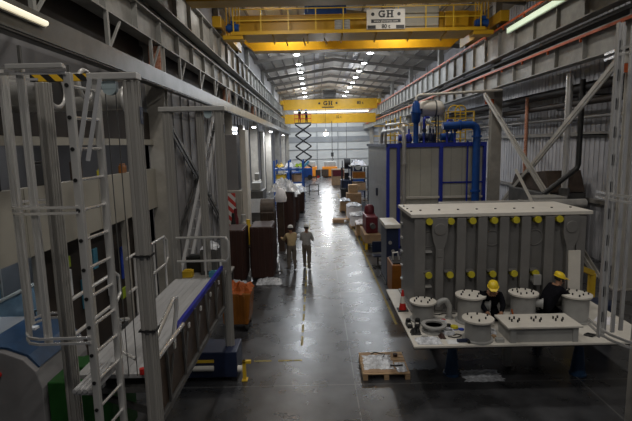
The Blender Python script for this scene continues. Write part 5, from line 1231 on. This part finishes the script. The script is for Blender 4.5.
# scissor lift under the far crane
t = thing('scissor_lift', 'dark scissor lift raised under the far yellow crane', 'scissor lift', (-1.6, 66, 0))
MB().box(-2.75, -.45, 65.4, 66.6, .35, 1.6).build('chassis', 'blue', t, .05)
for x in (-2.4, -.8):
    for y in (65.42, 66.58): MB().cyl((x, y - .1, .35), (x, y + .1, .35), .35, n=18).build('wheel', 'black', t, smooth=True)
zs = [1.65 + i * (7.6 - 1.65) / 4 for i in range(5)]
for i in range(4):
    for y in (65.5, 66.5):
        b = MB(); b.bar((-2.7, y, zs[i]), (-.5, y, zs[i + 1]), 0.18, .22, (0, 1, 0)); b.bar((-.5, y + .19, zs[i]), (-2.7, y + .19, zs[i + 1]), .18, .22, (0, 1, 0)); b.build('scissor_arm', 'black', t)
    MB().cyl((-1.6, 65.4, (zs[i] + zs[i + 1]) / 2), (-1.6, 66.7, (zs[i] + zs[i + 1]) / 2), .1, n=10).build('pivot', 'black', t)
MB().box(-2.75, -.45, 65.4, 66.7, 7.7, 7.85).build('work_deck', 'darksteel', t)
b = MB()
for z in (8.4, 8.95):
    for y in (65.42, 66.66): b.box(-2.75, -.45, y - .03, y + .03, z - .03, z + .03)
    for x in (-2.73, -.47): b.box(x - .03, x + .03, 65.4, 66.68, z - .03, z + .03)
for x in (-2.73, -1.6, -.47): b.box(x - .03, x + .03, 65.39, 65.45, 7.85, 8.95)
b.build('guardrail', 'red', t)
a3 = stand(math.radians(-20), [((-.1, .12, .2), (.03, .12, .22)), ((.1, .12, .2), (-.03, .12, .22))], .02)
person('person with blue helmet working on the raised scissor lift deck, left', (-2.05, 66.0, 7.851), a3, 'blackcloth', 'redcloth', 'hatblue', (.1, .9, .4))
a4 = stand(math.radians(40), [((-.05, .16, -.2), (.02, .22, .05)), ((.05, .16, -.2), (-.02, .22, .05))], .06)
person('person in dark clothes on the raised scissor lift deck, right', (-1.1, 66.0, 7.851), a4, 'bluedk', 'blackcloth', 'hatblue', (-.4, .9, .2))

# ------------------------------------------------------------------ world and view
w = bpy.data.worlds.new('world'); sc.world = w; w.use_nodes = True
bg = w.node_tree.nodes['Background']; bg.inputs['Color'].default_value = (.8, .85, 1, 1); bg.inputs['Strength'].default_value = .035
vs = sc.view_settings
vs.view_transform = 'Standard'; vs.look = 'None'; vs.gamma = 1; vs.use_curve_mapping = False; vs.exposure = 0.0
for o in bpy.data.objects:
    if '_w' in o: del o['_w']
